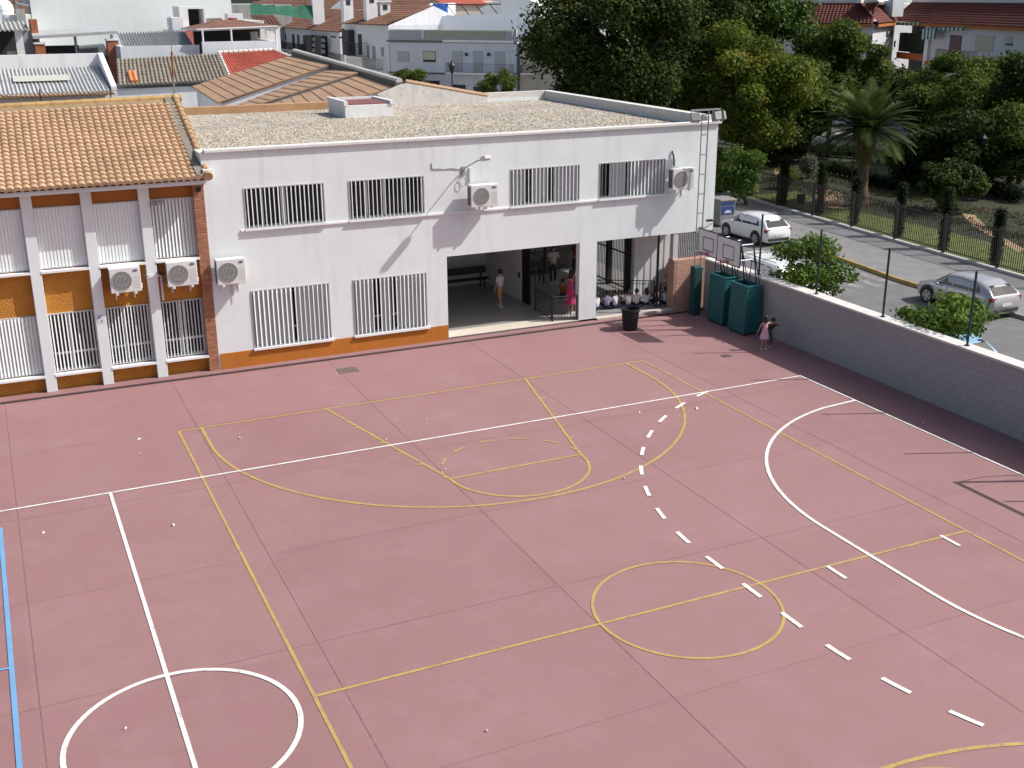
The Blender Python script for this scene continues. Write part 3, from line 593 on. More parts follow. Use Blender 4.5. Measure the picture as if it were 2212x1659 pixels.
# wall lamp with arm and cable
t = thing('wall_lamp', (14.62, FY_, 5.95), 'street-style lamp on a curved arm above an air conditioner', 'lamp')
mb = MB(); mb.path([(14.62, 35.59, 5.85), (14.62, 35.4, 5.98), (14.80, 34.9, 6.24), (14.86, 34.62, 6.33)], .022, 8); mb.box(14.56, 14.68, 35.56, 35.598, 5.72, 6.0); mb.build('arm', STEEL, t)
mb = MB(); mb.obox((14.93, 34.42, 6.40), (.12, 0, .0), (0, -.20, .05), (0, .02, .06)); mb.build('lamp_head', M('lamp_shell', (.62, .62, .60), .5, .05, 5), t, bevel=.03)
mb = MB(); mb.obox((14.93, 34.42, 6.33), (.10, 0, 0), (0, -.16, .04), (0, .005, .015)); mb.build('diffuser', M('lamp_glass', (.5, .5, .48), .3, .05, 5), t)
pipe([(13.50, 35.585, 6.20), (13.49, 35.585, 6.02), (13.60, 35.58, 5.98), (14.1, 35.585, 5.96), (14.6, 35.58, 5.93)], .012, STEEL, 'grey cable running along the white wall to the lamp', 'cable', 'cable')
pipe([(14.60, 35.56, 5.9)]+[(14.56+.10*math.cos(a), 35.53, 5.50+.16*math.sin(a)) for a in [1.6+k*.45 for k in range(20)]], .010, STEEL, 'coiled loop of spare cable hanging below the wall lamp', 'cable', 'cable')
mb = MB(); mb.tube((24.9, 35.55, 3.35), (24.55, 35.45, 3.38), .02, 8); mb.box(24.42, 24.66, 35.38, 35.5, 3.35, 3.42); tag(mb.build('small_wall_lamp', BLACKM), 'small dark lamp near the bottom corner of the white wall', 'lamp')
pipe([(24.84, 35.66, 3.4), (24.84, 35.66, 2.9), (24.84, 35.70, 2.2)], .02, HOSE, 'black downpipe at the right edge of the white building')
# ================================================================== YARD: wall, posts, hoops, mast, bin
BW = thing('boundary_wall', (24.5, 10, 0), 'long white masonry wall with stone coping along the right of the court', 'wall')
mb = MB(); mb.box(WX, 24.70, -20, 35.3, -.1, 1.93); mb.build('wall', brick_mat('painted_block_wall', (.340, .345, .35), (.325, .330, .335), (.300, .305, .31), .46, .21), BW)
mb = MB(); y = -20.0; r4 = random.Random(4)
while y < 35.3:
    l = min(1.62, 35.3-y); mb.box(WX-.06+r4.uniform(-.006, .006), 24.76, y, y+l-.012, 1.932, 2.0+r4.uniform(-.004, .004)); y += l
mb.each('coping', M('coping_stone', (.60, .585, .55), .85, .12, 4, .15, 40, spots=.25), BW)
for i, y in enumerate((32.2, 29.05, 25.9, 22.5, 19.2, 15.9, 12.6)):
    mb = MB(); mb.tube((24.52, y, 1.99), (24.52, y, 4.12), .035, 8); mb.tube((24.52, y, 1.995), (24.52, y, 2.02), .075, 8); mb.sphere((24.52, y, 4.12), .04, 8, 4)
    tag(mb.build('fence_post', GREENM, smooth=False), ['dark green post on the wall beside the near hoop board', 'dark green post on the wall, second from the hoops, by the first bushy tree', 'dark green post on the wall between the two bushy trees', 'dark green post on the wall in front of the second bushy tree, bright cap', 'dark green post on the wall beyond the right picture edge', 'dark green post on the wall, second beyond the picture edge', 'dark green post on the wall, third beyond the picture edge'][i], 'post', 'posts standing on the boundary wall')
for i, (yc, dx, lab) in enumerate(((32.02, 0, 'nearer portable basketball hoop with teal padded base against the wall'), (33.42, .06, 'farther portable basketball hoop with teal padded base beside the mast'))):
    t = thing('basketball_hoop', (23.9, yc, 0), lab, 'basketball hoop', 'portable basketball hoops parked by the wall')
    x0, x1, yb0, yb1, zt = 23.52+dx, 24.22, yc-.50, yc+.50, 1.76
    mb = MB(); mb.add([(x0, yb0, .08), (x1+.06, yb0, .08), (x1+.06, yb1, .08), (x0, yb1, .08), (x0+.06, yb0+.02, zt), (x1-.05, yb0+.02, zt), (x1-.05, yb1-.02, zt), (x0+.06, yb1-.02, zt)], [(0,3,2,1),(0,1,5,4),(1,2,6,5),(2,3,7,6),(3,0,4,7)])
    mb.build('padded_base', TEAL, t)
    mb = MB(); mb.quad((x0+.12, yb0+.08, zt-.10), (x1-.11, yb0+.08, zt-.10), (x1-.11, yb1-.08, zt-.10), (x0+.12, yb1-.08, zt-.10)); mb.build('base_tray', BLACKM, t)
    mb = MB(); xa, xb, ya, yb = x0+.04, x1-.03, yb0, yb1
    for a in ((xa, xb, ya, ya+.05), (xa, xb, yb-.05, yb), (xa, xa+.05, ya+.051, yb-.051), (xb-.05, xb, ya+.051, yb-.051)): mb.box(*a, zt+.001, zt+.045)
    mb.build('base_rim', M('teal_rim', (.02, .16, .17), .5, .1, 4), t)
    mb = MB()
    for a, b in (((x0+.1, yb0+.08), (x1-.1, yb0+.1)), ((x0+.1, yb1-.08), (x1-.1, yb1-.1))): mb.box(a[0]-.04, a[0]+.04, a[1]-.03, a[1]+.03, 0, .08); mb.box(b[0]-.04, b[0]+.04, b[1]-.03, b[1]+.03, 0, .08)
    mb.each('wheel', RUBBER, t)
    bx = 22.92+dx*2
    mb = MB()
    for s in (-1, 1):
        y = yc+s*.36; mb.tube((x1-.16, y, zt-.1), (x1-.42, y, 3.28), .026, 6)
    mb.each('mast_leg', BLACKM, t)
    mb = MB()
    for s in (-1, 1): y = yc+s*.36; mb.tube((x1-.02, y, zt-.08), (x1-.42, y, 3.24), .018, 6); mb.tube((x0+.16, y, zt-.08), (x1-.44, y, 2.72), .018, 6)
    mb.each('brace', BLACKM, t)
    mb = MB()
    for s in (-1, 1):
        for z in (2.72, 3.26): mb.tube((bx+.03, yc+s*.36, z), (x1-.42, yc+s*.36, z), .018, 6)
    mb.each('arm', METALW, t)
    yl, yr, zb, zt2 = yc-.86+dx, yc+.52-dx, 2.60, 3.51
    mb = MB(); mb.box(bx-.015, bx+.015, yl, yr, zb, zt2); bo = mb.build('backboard', M('board_white', (.67, .71, .71), .5, .04, 3), t)
    mb = MB(); e = .03; X0, X1 = bx-.020, bx+.018
    mb.box(X0, X1, yl-.004, yr+.004, zt2-e, zt2+.004); mb.box(X0, X1, yl-.004, yr+.004, zb-.004, zb+e); mb.box(X0, X1, yl-.004, yl+e, zb+e+.001, zt2-e-.001); mb.box(X0, X1, yr-e, yr+.004, zb+e+.001, zt2-e-.001)
    ym = (yl+yr)/2; a, b, c, d = ym-.33, ym+.33, zb+.17, zb+.66
    mb.box(X0, bx-.0151, a, b, d-e, d); mb.box(X0, bx-.0151, a, b, c, c+e); mb.box(X0, bx-.0151, a, a+e, c+e, d-e); mb.box(X0, bx-.0151, b-e, b, c+e, d-e)
    mb.build('black_lines', BLACKM, bo)
    mb = MB(); R = .20; cx = bx-.10-R
    for k in range(20):
        a0, a1 = k*math.pi/10, (k+1)*math.pi/10; mb.tube((cx+R*math.cos(a0), ym+R*math.sin(a0), 2.72), (cx+R*math.cos(a1), ym+R*math.sin(a1), 2.72), .014, 6)
    mb.box(bx-.12, bx-.02, ym-.06, ym+.06, 2.66, 2.73); mb.build('rim', M('faded_red_rim', (.55, .13, .13), .5, .1, 4), t)
# floodlight mast: two rails with rungs, padded foot, crossbar with four floodlights
t = thing('floodlight_mast', (23.62, 34.72, 0), 'slim ladder-like steel mast with floodlights at the top and a padded foot', 'mast')
mb = MB(); A0, A1, B0, B1 = Vector((23.48, 34.72, 0)), Vector((23.62, 34.9, 7.40)), Vector((23.72, 34.72, 0)), Vector((23.90, 34.9, 7.52))
mb.tube(A0, A1, .022, 8); mb.tube(B0, B1, .026, 8); mb.each('rail', STEEL, t)
mb = MB()
for k in range(11): z = .3+k*.70; f = z/7.4; mb.obox(A0.lerp(A1, f).lerp(B0.lerp(B1, f), .5), (.14, 0, 0), (0, .03, 0), (0, 0, .018))
mb.each('rung', STEEL, t)
mb = MB(); mb.box(23.42, 23.78, 34.60, 34.90, 0, 1.86); mb.build('foot_padding', M('dark_teal_padding', (.008, .06, .065), .6, .15, 3), t, bevel=.03)
mb = MB(); mb.box(23.14, 24.38, 34.86, 34.92, 7.50, 7.56); mb.build('crossbar', STEEL, t)
FL = M('floodlight_shell', (.26, .265, .26), .55, .15, 6)
for x, yaw in ((23.28, -.25), (24.20, .2), (24.46, .5)):
    mb = MB(); c, s = math.cos(yaw), math.sin(yaw); h = .17 if x < 24.4 else .08
    mb.obox((x, 34.84, 7.28), (c*h, s*h, 0), (-s*.10, c*.10, -.05), (0, .05, .14)); fo = mb.build('floodlight', FL, t, bevel=.02)
    mb = MB(); mb.box(x-.14 if x < 24.4 else x-.06, x-.125 if x < 24.4 else x-.045, 34.87, 34.9, 7.35, 7.50); mb.box(x+.125 if x < 24.4 else x+.045, x+.14 if x < 24.4 else x+.06, 34.87, 34.9, 7.35, 7.50); mb.build('yoke', STEEL, fo)
# litter bin
t = thing('litter_bin', (20.38, 34.05, 0), 'black plastic litter bin standing in front of the passage opening', 'bin')
mb = MB(); mb.lathe((20.38, 34.05, 0), [(0, 0), (.245, 0), (.26, .05), (.325, .78), (.31, .78), (.25, .08), (0, .08)], 24); mb.build('body', RUBBER, t, smooth=False)
mb = MB(); mb.lathe((20.38, 34.05, 0), [(.325, .70), (.350, .71), (.350, .79), (.31, .79), (.31, .76)], 24); mb.build('rim', RUBBER, t)
# handball goal just right of the view; its shadow falls on the court
t = thing('handball_goal', (22.6, 16.5, 0), 'red and white handball goal on the goal line at the right', 'goal')
GM = M('goal_white', (.7, .7, .7), .5, .05, 4)
mb = MB(); mb.box(22.44, 22.52, 17.98, 18.06, 0, 2.08); mb.box(22.44, 22.52, 14.86, 14.94, 0, 2.08); mb.each('post', GM, t)
mb = MB(); mb.box(22.44, 22.52, 14.94, 17.98, 2.0, 2.08); mb.build('crossbar', GM, t)
mb = MB()
for y in (18.02, 14.9): mb.path([(22.48, y, 2.04), (23.3, y, 1.9), (23.6, y, .02), (22.5, y, .02)], .02, 6)
mb.tube((23.6, 14.9, .03), (23.6, 18.02, .03), .02, 6); mb.build('back_frame', STEEL, t)
# scraps of paper
SCR = M('paper_scrap_white', (.72, .72, .70), .8, .05, 8)
for i, (x, y, s, lab) in enumerate(((5.31, 29.32, .10, 'white paper scrap inside the yellow three-point corner at left'), (2.82, 30.43, .13, 'crumpled white scrap left of the yellow court corner'), (2.68, 29.34, .06, 'small scrap below the crumpled one left of the yellow corner'),
        (.08, 25.4, .09, 'tiny white scrap below the long white line at far left'), (.84, 17.07, .06, 'tiny scrap inside the white centre circle'), (6.19, 14.49, .06, 'white pebble-like scrap at the bottom of the court'), (10.41, 28.47, .06, 'white scrap inside the upper part of the key'),
        (17.88, 25.97, .16, 'folded white paper beside the dashed arc'), (16.19, 26.37, .10, 'grey-white scrap left of the folded paper'), (2.8, 24.56, .12, 'flat pale scrap between halfway line and yellow sideline'), (13.41, 22.46, .08, 'small scrap by the joint under the free-throw circle'), (22.9, 22.2, .08, 'pale scrap in the shade at the foot of the boundary wall'), (8.9, 27.5, .06, 'tiny scrap on the left edge of the key'), (9.6, 24.9, .05, 'tiny speck of paper inside the dashed half circle'))):
    mb = MB(); r = random.Random(i); s *= .55; a = r.uniform(0, 3); c_, s_ = math.cos(a)*s, math.sin(a)*s
    mb.add([(x-c_, y-s_, .01), (x+s_*.5, y-c_*.5, .02), (x+c_, y+s_, .012), (x-s_*.4, y+c_*.4, .05), (x, y, .06)], [(0, 1, 4), (1, 2, 4), (2, 3, 4), (3, 0, 4), (0, 3, 2, 1)])
    tag(mb.build('paper_scrap', SCR), lab, 'litter', 'scraps of paper lying on the court')
# passage furniture
def bench(x0, x1, y, lab, col):
    t = thing('bench', ((x0+x1)/2, y, .1), lab, 'bench', 'benches in the passage')
    m = M(col[0], col[1], .6, .2, 4)
    mb = MB(); mb.box(x0, x1, y-.42, y-.24, .50, .53); mb.box(x0, x1, y-.22, y-.02, .50, .53); mb.build('seat', m, t)
    mb = MB(); mb.obox(((x0+x1)/2, y+.05, .82), ((x1-x0)/2, 0, 0), (0, .012, 0), (0, .03, .14)); mb.build('backrest', m, t)
    mb = MB()
    for x in (x0+.25, x1-.25): mb.box(x-.03, x+.03, y-.40, y-.36, .1, .499); mb.box(x-.031, x+.029, y-.02, y+.02, .1, .70); mb.box(x-.03, x+.03, y-.36, y-.02, .44, .48)
    mb.build('legs', BLACKM, t); return t
bench(14.1, 18.15, 41.9, 'long dark wooden bench against the passage back wall', ('dark_bench_wood', (.035, .03, .035)))
bench(18.85, 20.75, 41.7, 'shorter dark bench behind the iron railing in the passage', ('dark_bench_wood', 0))
mb = MB(); mb.box(18.40, 18.419, 39.2, 39.36, 1.0, 1.2); tag(mb.build('switch_box', BLACKM), 'small black switch box on the passage wall', 'switch box')
t = thing('iron_gate', (18.4, 38.8, .1), 'tall folded black iron gate at the end of the passage wall', 'gate')
mb = MB(); mb.box(18.40, 18.46, 38.92, 38.98, .1, 2.95); mb.box(18.40, 18.46, 38.3, 38.36, .1, 2.95); mb.each('upright', BLACKM, t)
mb = MB(); mb.box(18.42, 18.44, 38.361, 38.919, .1, 2.9); mb.build('sheet', BLACKM, t)
def rail(name, P, Q, h, lab, cat, z0=.1, step=.11, tall=None):
    t = thing(name, (P[0], P[1], z0), lab, cat); P = Vector((*P, z0)); Q = Vector((*Q, z0)); L = (Q-P).length
    mb = MB(); mb.tube(P, P+Vector((0, 0, tall or h)), .03, 8); mb.tube(Q, Q+Vector((0, 0, h)), .025, 8); mb.each('post', BLACKM, t)
    mb = MB(); mb.tube(P+Vector((0, 0, h)), Q+Vector((0, 0, h)), .018, 6); mb.tube(P+Vector((0, 0, h-.12)), Q+Vector((0, 0, h-.12)), .012, 6); mb.tube(P+Vector((0, 0, .08)), Q+Vector((0, 0, .08)), .015, 6); mb.each('rail', BLACKM, t)
    mb = MB(); n = int(L/step)
    for k in range(1, n): a = P.lerp(Q, k/n); mb.tube(a+Vector((0, 0, .08)), a+Vector((0, 0, h)), .008, 4)
    mb.build('bars', BLACKM, t)
rail('railing', (18.28, 37.55), (18.16, 35.95), .92, 'low iron railing running back from the middle of the opening', 'railing', tall=2.86)
rail('railing', (18.16, 35.85), (19.08, 35.70), .92, 'small low iron gate beside the pillar with a woman behind it', 'railing')
rail('railing', (22.75, 36.3), (20.0, 37.9), .95, 'low iron railing behind the seated children', 'railing')
rail('railing', (22.80, 35.95), (23.9, 36.6), .95, 'low iron railing next to the brick wall', 'railing')
mb = MB(); mb.tube((22.72, 36.05, .1), (22.72, 36.05, 2.97), .045, 8); tag(mb.build('steel_pole', BLACKM), 'thin black pole from floor to ceiling in the right opening', 'pole')
for x, y, z in ((20.9, 42.9, 2.0), (19.4, 42.9, 2.05)): mb = MB(); mb.box(x, x+.45, y-.02, y, z, z+.5); tag(mb.build('notice', SCR), 'white notice hung on the iron grille, %s' % ('right one' if x > 20 else 'left one'), 'notice')
# ================================================================== PEOPLE
def skin_obj(name, verts, edges, radii, root, mat, parent, sub=1):
    me = bpy.data.meshes.new(name); me.from_pydata([tuple(v) for v in verts], edges, []); o = bpy.data.objects.new(name, me); COL.objects.link(o)
    o.modifiers.new('skin', 'SKIN'); me.skin_vertices.update() if hasattr(me.skin_vertices, 'update') else None
    if not me.skin_vertices:
        bpy.context.view_layer.objects.active = o
        bm = bmesh.new(); bm.from_mesh(me); bm.verts.layers.skin.verify(); bm.to_mesh(me); bm.free()
    for i, r in enumerate(radii):
        sv = me.skin_vertices[0].data[i]; sv.radius = r if isinstance(r, tuple) else (r, r); sv.use_root = (i == root)
    s = o.modifiers.new('sub', 'SUBSURF'); s.levels = sub; s.render_levels = sub
    dg = bpy.context.evaluated_depsgraph_get(); dg.update(); nm = bpy.data.meshes.new_from_object(o.evaluated_get(dg)); o.modifiers.clear(); o.data = nm
    nm.materials.clear(); nm.materials.append(mat); nm.shade_smooth()
    if parent is not None: o.parent = parent
    return o
SKINM = M('skin', (.50, .27, .18), .6, .06, 8); HAIRM = M('dark_hair', (.018, .012, .010), .6, .3, 20)
def person(loc, H, yaw, label, top=None, bottom=None, dress=None, pose='stand', arms=((.12, .05), (.12, .05)), hair='short', shoe=(.6, .6, .6), group=None, topname='shirt', botname='shorts', longpants=False, lean=0.0, skirt=None):
    """local frame: faces +y, right hand +x; arms = (sideways, forward) angles in radians plus optional elbow bend"""
    t = thing('person', loc, label, 'person', group, yaw); h = H
    sit = pose in ('sit', 'kneel'); hipz = .50*h if not sit else .09*h
    V = []; E = []; R = []
    def v(p, r, par=None): V.append(Vector(p)); R.append(r); i = len(V)-1; (par is not None) and E.append((par, i)); return i
    up = Vector((0, math.sin(lean), math.cos(lean)))
    pel = Vector((0, 0, hipz)); P0 = v(pel, (.080*h, .060*h)); ab = v(pel+up*.10*h, (.066*h, .052*h), P0); ch = v(pel+up*.22*h, (.078*h, .056*h), ab); nk = v(pel+up*.315*h, .034*h, ch)
    hb = v(pel+up*.355*h+Vector((0, .008*h, 0)), .038*h, nk); hd = v(pel+up*.405*h+Vector((0, .012*h, 0)), (.054*h, .060*h), hb); ht = v(pel+up*.460*h, (.040*h, .045*h), hd)
    ns = v(V[hd]+Vector((0, .066*h, -.006*h)), .008*h, hd)
    for s in (-1, 1): v(V[hd]+Vector((s*.058*h, 0, -.002*h)), .008*h, hd)
    arm_pts = []
    for s, a in ((-1, arms[0]), (1, arms[1])):
        sh = v(V[ch]+up*.05*h+Vector((s*.095*h, 0, 0)), .030*h, ch); side, fw = a[0], a[1]; bend = a[2] if len(a) > 2 else .15
        d = Vector((s*math.sin(side), math.sin(fw), -math.cos(side)*math.cos(fw))).normalized(); el = v(V[sh]+d*.17*h, .021*h, sh)
        d2 = (d+Vector((0, math.sin(bend), (1-math.cos(bend))*1.0))).normalized(); wr = v(V[el]+d2*.145*h, .013*h, el); pm = v(V[wr]+d2*.035*h, (.016*h, .010*h), wr)
        pr = Vector((0, 1, 0)) if abs(d2.y) < .8 else Vector((1, 0, 0)); pr = (pr-d2*pr.dot(d2)).normalized()
        for k, L in enumerate((.034, .040, .037, .030)): b = v(V[pm]+d2*.012*h+pr*(k-1.5)*.008*h, .0045*h, pm); e = v(V[b]+d2*L*.6*h, .004*h, b); v(V[e]+d2*L*.4*h-pr.cross(d2)*.006*h, .0032*h, e)
        th = v(V[wr]+d2*.018*h+pr*.016*h, .0050*h, wr); v(V[th]+d2*.02*h+pr*.012*h, .004*h, th)
        arm_pts.append((V[sh].copy(), V[el].copy(), V[wr].copy()))
    leg_pts = []
    for s in (-1, 1):
        hp = v(pel+Vector((s*.050*h, 0, -.03*h if not sit else 0)), .048*h, P0)
        if pose == 'sit': kn = v(V[hp]+Vector((s*.10*h, .20*h, .06*h)), .032*h, hp); an = v(V[kn]+Vector((-s*.13*h, .02*h, -.11*h)), .020*h, kn)
        elif pose == 'kneel': kn = v(V[hp]+Vector((s*.03*h, .22*h, -.03*h)), .034*h, hp); an = v(V[kn]+Vector((0, -.22*h, -.02*h)), .020*h, kn)
        elif pose == 'walk': kn = v(V[hp]+Vector((s*.012*h, s*.05*h, -.225*h)), .033*h, hp); an = v(Vector((s*.06*h, s*.105*h-.02*h, .045*h)), .019*h, kn)
        else: kn = v(V[hp]+Vector((s*.008*h, .01*h, -.225*h)), .033*h, hp); an = v(Vector((s*.055*h, 0, .045*h)), .019*h, kn)
        ft = v(V[an]+Vector((s*.008*h, .075*h, -.025*h)), (.020*h, .014*h), an); leg_pts.append((V[hp].copy(), V[kn].copy(), V[an].copy(), V[ft].copy()))
    skin_obj('body', V, E, R, 0, SKINM, t)
    def seg(name, chain, rad, mat, extra=()):
        vs = list(chain); es = [(i, i+1) for i in range(len(chain)-1)]; rs = list(rad)
        for at, pts, rr in extra:
            p = at
            for q, r_ in zip(pts, rr): vs.append(q); rs.append(r_); es.append((p, len(vs)-1)); p = len(vs)-1
        return skin_obj(name, vs, es, rs, 0, mat, t)
    if top:
        m = M(top[0], top[1], .85, .06, 8)
        c2 = V[ch]+up*.05*h
        seg(topname, [pel+up*.01*h, V[ab], V[ch], pel+up*.285*h], [(.092*h, .072*h), (.082*h, .068*h), (.092*h, .070*h), (.050*h, .046*h)], m, [(2, [a[0]+Vector((0, 0, -.003*h)), a[0].lerp(a[1], .75)], [.040*h, .032*h]) for a in arm_pts])
    if bottom:
        m = M(bottom[0], bottom[1], .85, .06, 8); f = 1.0 if longpants else .75
        seg(botname, [pel+up*.03*h, pel-up*.01*h], [(.090*h, .070*h), (.092*h, .072*h)], m, [(1, [l[0], l[0].lerp(l[1], f)]+([l[2]] if longpants else []), [.058*h, .044*h]+([.030*h] if longpants else [])) for l in leg_pts])
    if dress:
        m = M(dress[0], dress[1], .85, .06, 8); mb = MB(); c = V[ch]
        lo = dress[2]*h
        prof = [(.066, .27, .048), (.076, .21, .060), (.068, .12, .058), (.092, .0, .082), (.120, -lo/h*.5, .11), (.135, -lo/h, .125)]
        n = 20; vs = [(pel+up*z*h if z > 0 else pel+Vector((0, 0, z*h)))+Vector((rx*h*math.cos(2*math.pi*i/n)*(1+.05*math.sin(5*2*math.pi*i/n)*(z < 0)), ry*h*math.sin(2*math.pi*i/n), 0)) for rx, z, ry in prof for i in range(n)]
        mb.add(vs, [(j*n+i, (j+1)*n+i, (j+1)*n+(i+1) % n, j*n+(i+1) % n) for j in range(len(prof)-1) for i in range(n)]); mb.build('dress', m, t, local=False, smooth=True)
        if len(dress) > 3:
            mb = MB()
            for a in arm_pts: mb.tube(a[0]+Vector((0, 0, .01*h)), a[0].lerp(a[1], .7), .040*h, 10, .034*h)
            for pc in mb.p: q = MB(); q.add(*pc); q.build('sleeve', m, t, local=False, smooth=True)
    mb = MB(); hc = V[hd]+Vector((0, -.014*h, .016*h)); mb.sphere(hc, .069*h, 14, 9, (.92, 1.0, 1.08))
    if hair == 'long': mb.sphere(hc+Vector((0, -.03*h, -.07*h)), .058*h, 12, 8, (1.05, .7, 1.6))
    if hair == 'tail': mb.tube(hc+Vector((0, -.06*h, .02*h)), hc+Vector((0, -.085*h, -.12*h)), .026*h, 8, .012*h); mb.sphere(hc+Vector((0, -.04*h, .06*h)), .028*h, 8, 6)
    mb.build('hair', HAIRM, t, local=False, smooth=True)
    for l in leg_pts:
        mb = MB(); d = (l[3]-l[2]); d = Vector((d.x, d.y, 0)).normalized()*.062*h; c = l[2]+Vector((0, 0, -.026*h))+d*.5
        mb.obox(c, d, Vector((-d.y, d.x, 0)).normalized()*.024*h, (0, 0, .018*h)); o = mb.build('shoe', M('shoe_%d' % int(shoe[0]*100), shoe, .7, .05, 5), t, local=False, bevel=.012)
    return t
WSH = ('white_tshirt', (.62, .62, .64)); NAV = ('navy_trousers', (.02, .022, .06))
person((17.33, 38.68, .1), 1.50, .35, 'boy in white t-shirt and orange shorts seen from behind in the passage', WSH, ('orange_shorts', (.62, .24, .05)), pose='walk', arms=((.18, .05), (.15, .1)), shoe=(.7, .7, .7))
person((20.87, 41.2, .1), 1.64, 2.9, 'woman in white vest and green leggings standing near the back bench', ('white_vest', (.7, .68, .66)), ('green_leggings', (.015, .07, .05)), arms=((.2, .5, 1.6), (.2, .5, 1.5)), hair='long', topname='vest', botname='leggings', longpants=True)
person((19.28, 36.62, .1), 1.70, -1.2, 'woman in a magenta pink dress standing behind the small gate', None, None, ('magenta_dress', (.60, .05, .16), .27, 1), arms=((.15, .6, 1.4), (.15, .5, 1.3)), hair='long', lean=.10)
person((22.35, 41.9, .1), 1.62, 2.8, 'woman in a red patterned top far back behind the pillar', ('maroon_top', (.30, .04, .05)), ('dark_trousers', (.02, .02, .025)), arms=((.2, .4, 1.2), (.2, .1)), hair='short', topname='blouse', botname='trousers', longpants=True)
person((23.20, 29.92, 0), 1.22, -.35, 'girl in a short pink dress with her back to us beside the wall', None, None, ('pale_pink_dress', (.72, .40, .50), .17), arms=((.35, .05), (1.25, .6, .2)), hair='long', shoe=(.6, .45, .42))
person((23.55, 30.12, 0), 1.10, -1.0, 'small child in dark top bending by the wall next to the girl in pink', ('dark_top', (.03, .02, .025)), ('green_grey_trousers', (.06, .085, .075)), arms=((.2, 1.0, .3), (.5, 1.1, .2)), hair='short', longpants=True, topname='jumper', botname='trousers', lean=.75)
kx = [(20.32, 36.45, 1, WSH), (20.80, 36.50, 0, ('violet_striped_shirt', (.30, .28, .42))), (21.13, 36.45, 0, ('pale_blue_shirt', (.55, .57, .66))), (21.62, 36.30, 1, ('grey_striped_shirt', (.46, .45, .42))), (21.98, 36.30, 0, ('cream_shirt', (.60, .57, .48))), (22.36, 36.22, 1, ('white_striped_shirt', (.58, .56, .58))), (22.86, 36.35, 2, ('dusky_pink_top', (.30, .10, .10))), (23.12, 36.05, 3, ('lilac_white_shirt', (.55, .53, .62)))]
labs = ['seated child in plain white shirt, first at left beside the pillar', 'seated child in violet striped shirt, second from the pillar', 'seated child in pale blue shirt, left of the litter bin', 'seated child in grey striped shirt behind the litter bin', 'seated child in cream shirt just right of the litter bin', 'seated child with bushy hair and white striped shirt by the pole', 'seated child in dusky pink top with long hair', 'seated child in lilac white shirt nearest the brick wall']
for i, (x, y, s, c) in enumerate(kx):
    person((x, y, .1), 1.28, random.Random(i).uniform(-.4, .4), labs[i], c, NAV, pose='sit', arms=((.35, .5, .8), (.3, .4, .9)), hair='long' if i in (5, 6) else 'short', group='children sitting in the passage', botname='trousers', longpants=True)
person((20.9, 38.6, .1), 1.65, 2.6, 'adult in black sitting low facing the children in the passage', ('black_top', (.015, .015, .017)), ('dark_trousers', 0), pose='kneel', arms=((.3, .8, .6), (.3, .8, .6)), hair='short', topname='jumper', botname='trousers', longpants=True)
person((20.15, 38.9, .1), 1.3, 2.9, 'child in orange top sitting behind the row of children', ('burnt_orange_top', (.35, .10, .03)), NAV, pose='sit', arms=((.3, .8, .6), (.3, .8, .6)), group='children sitting in the passage', botname='trousers', longpants=True)
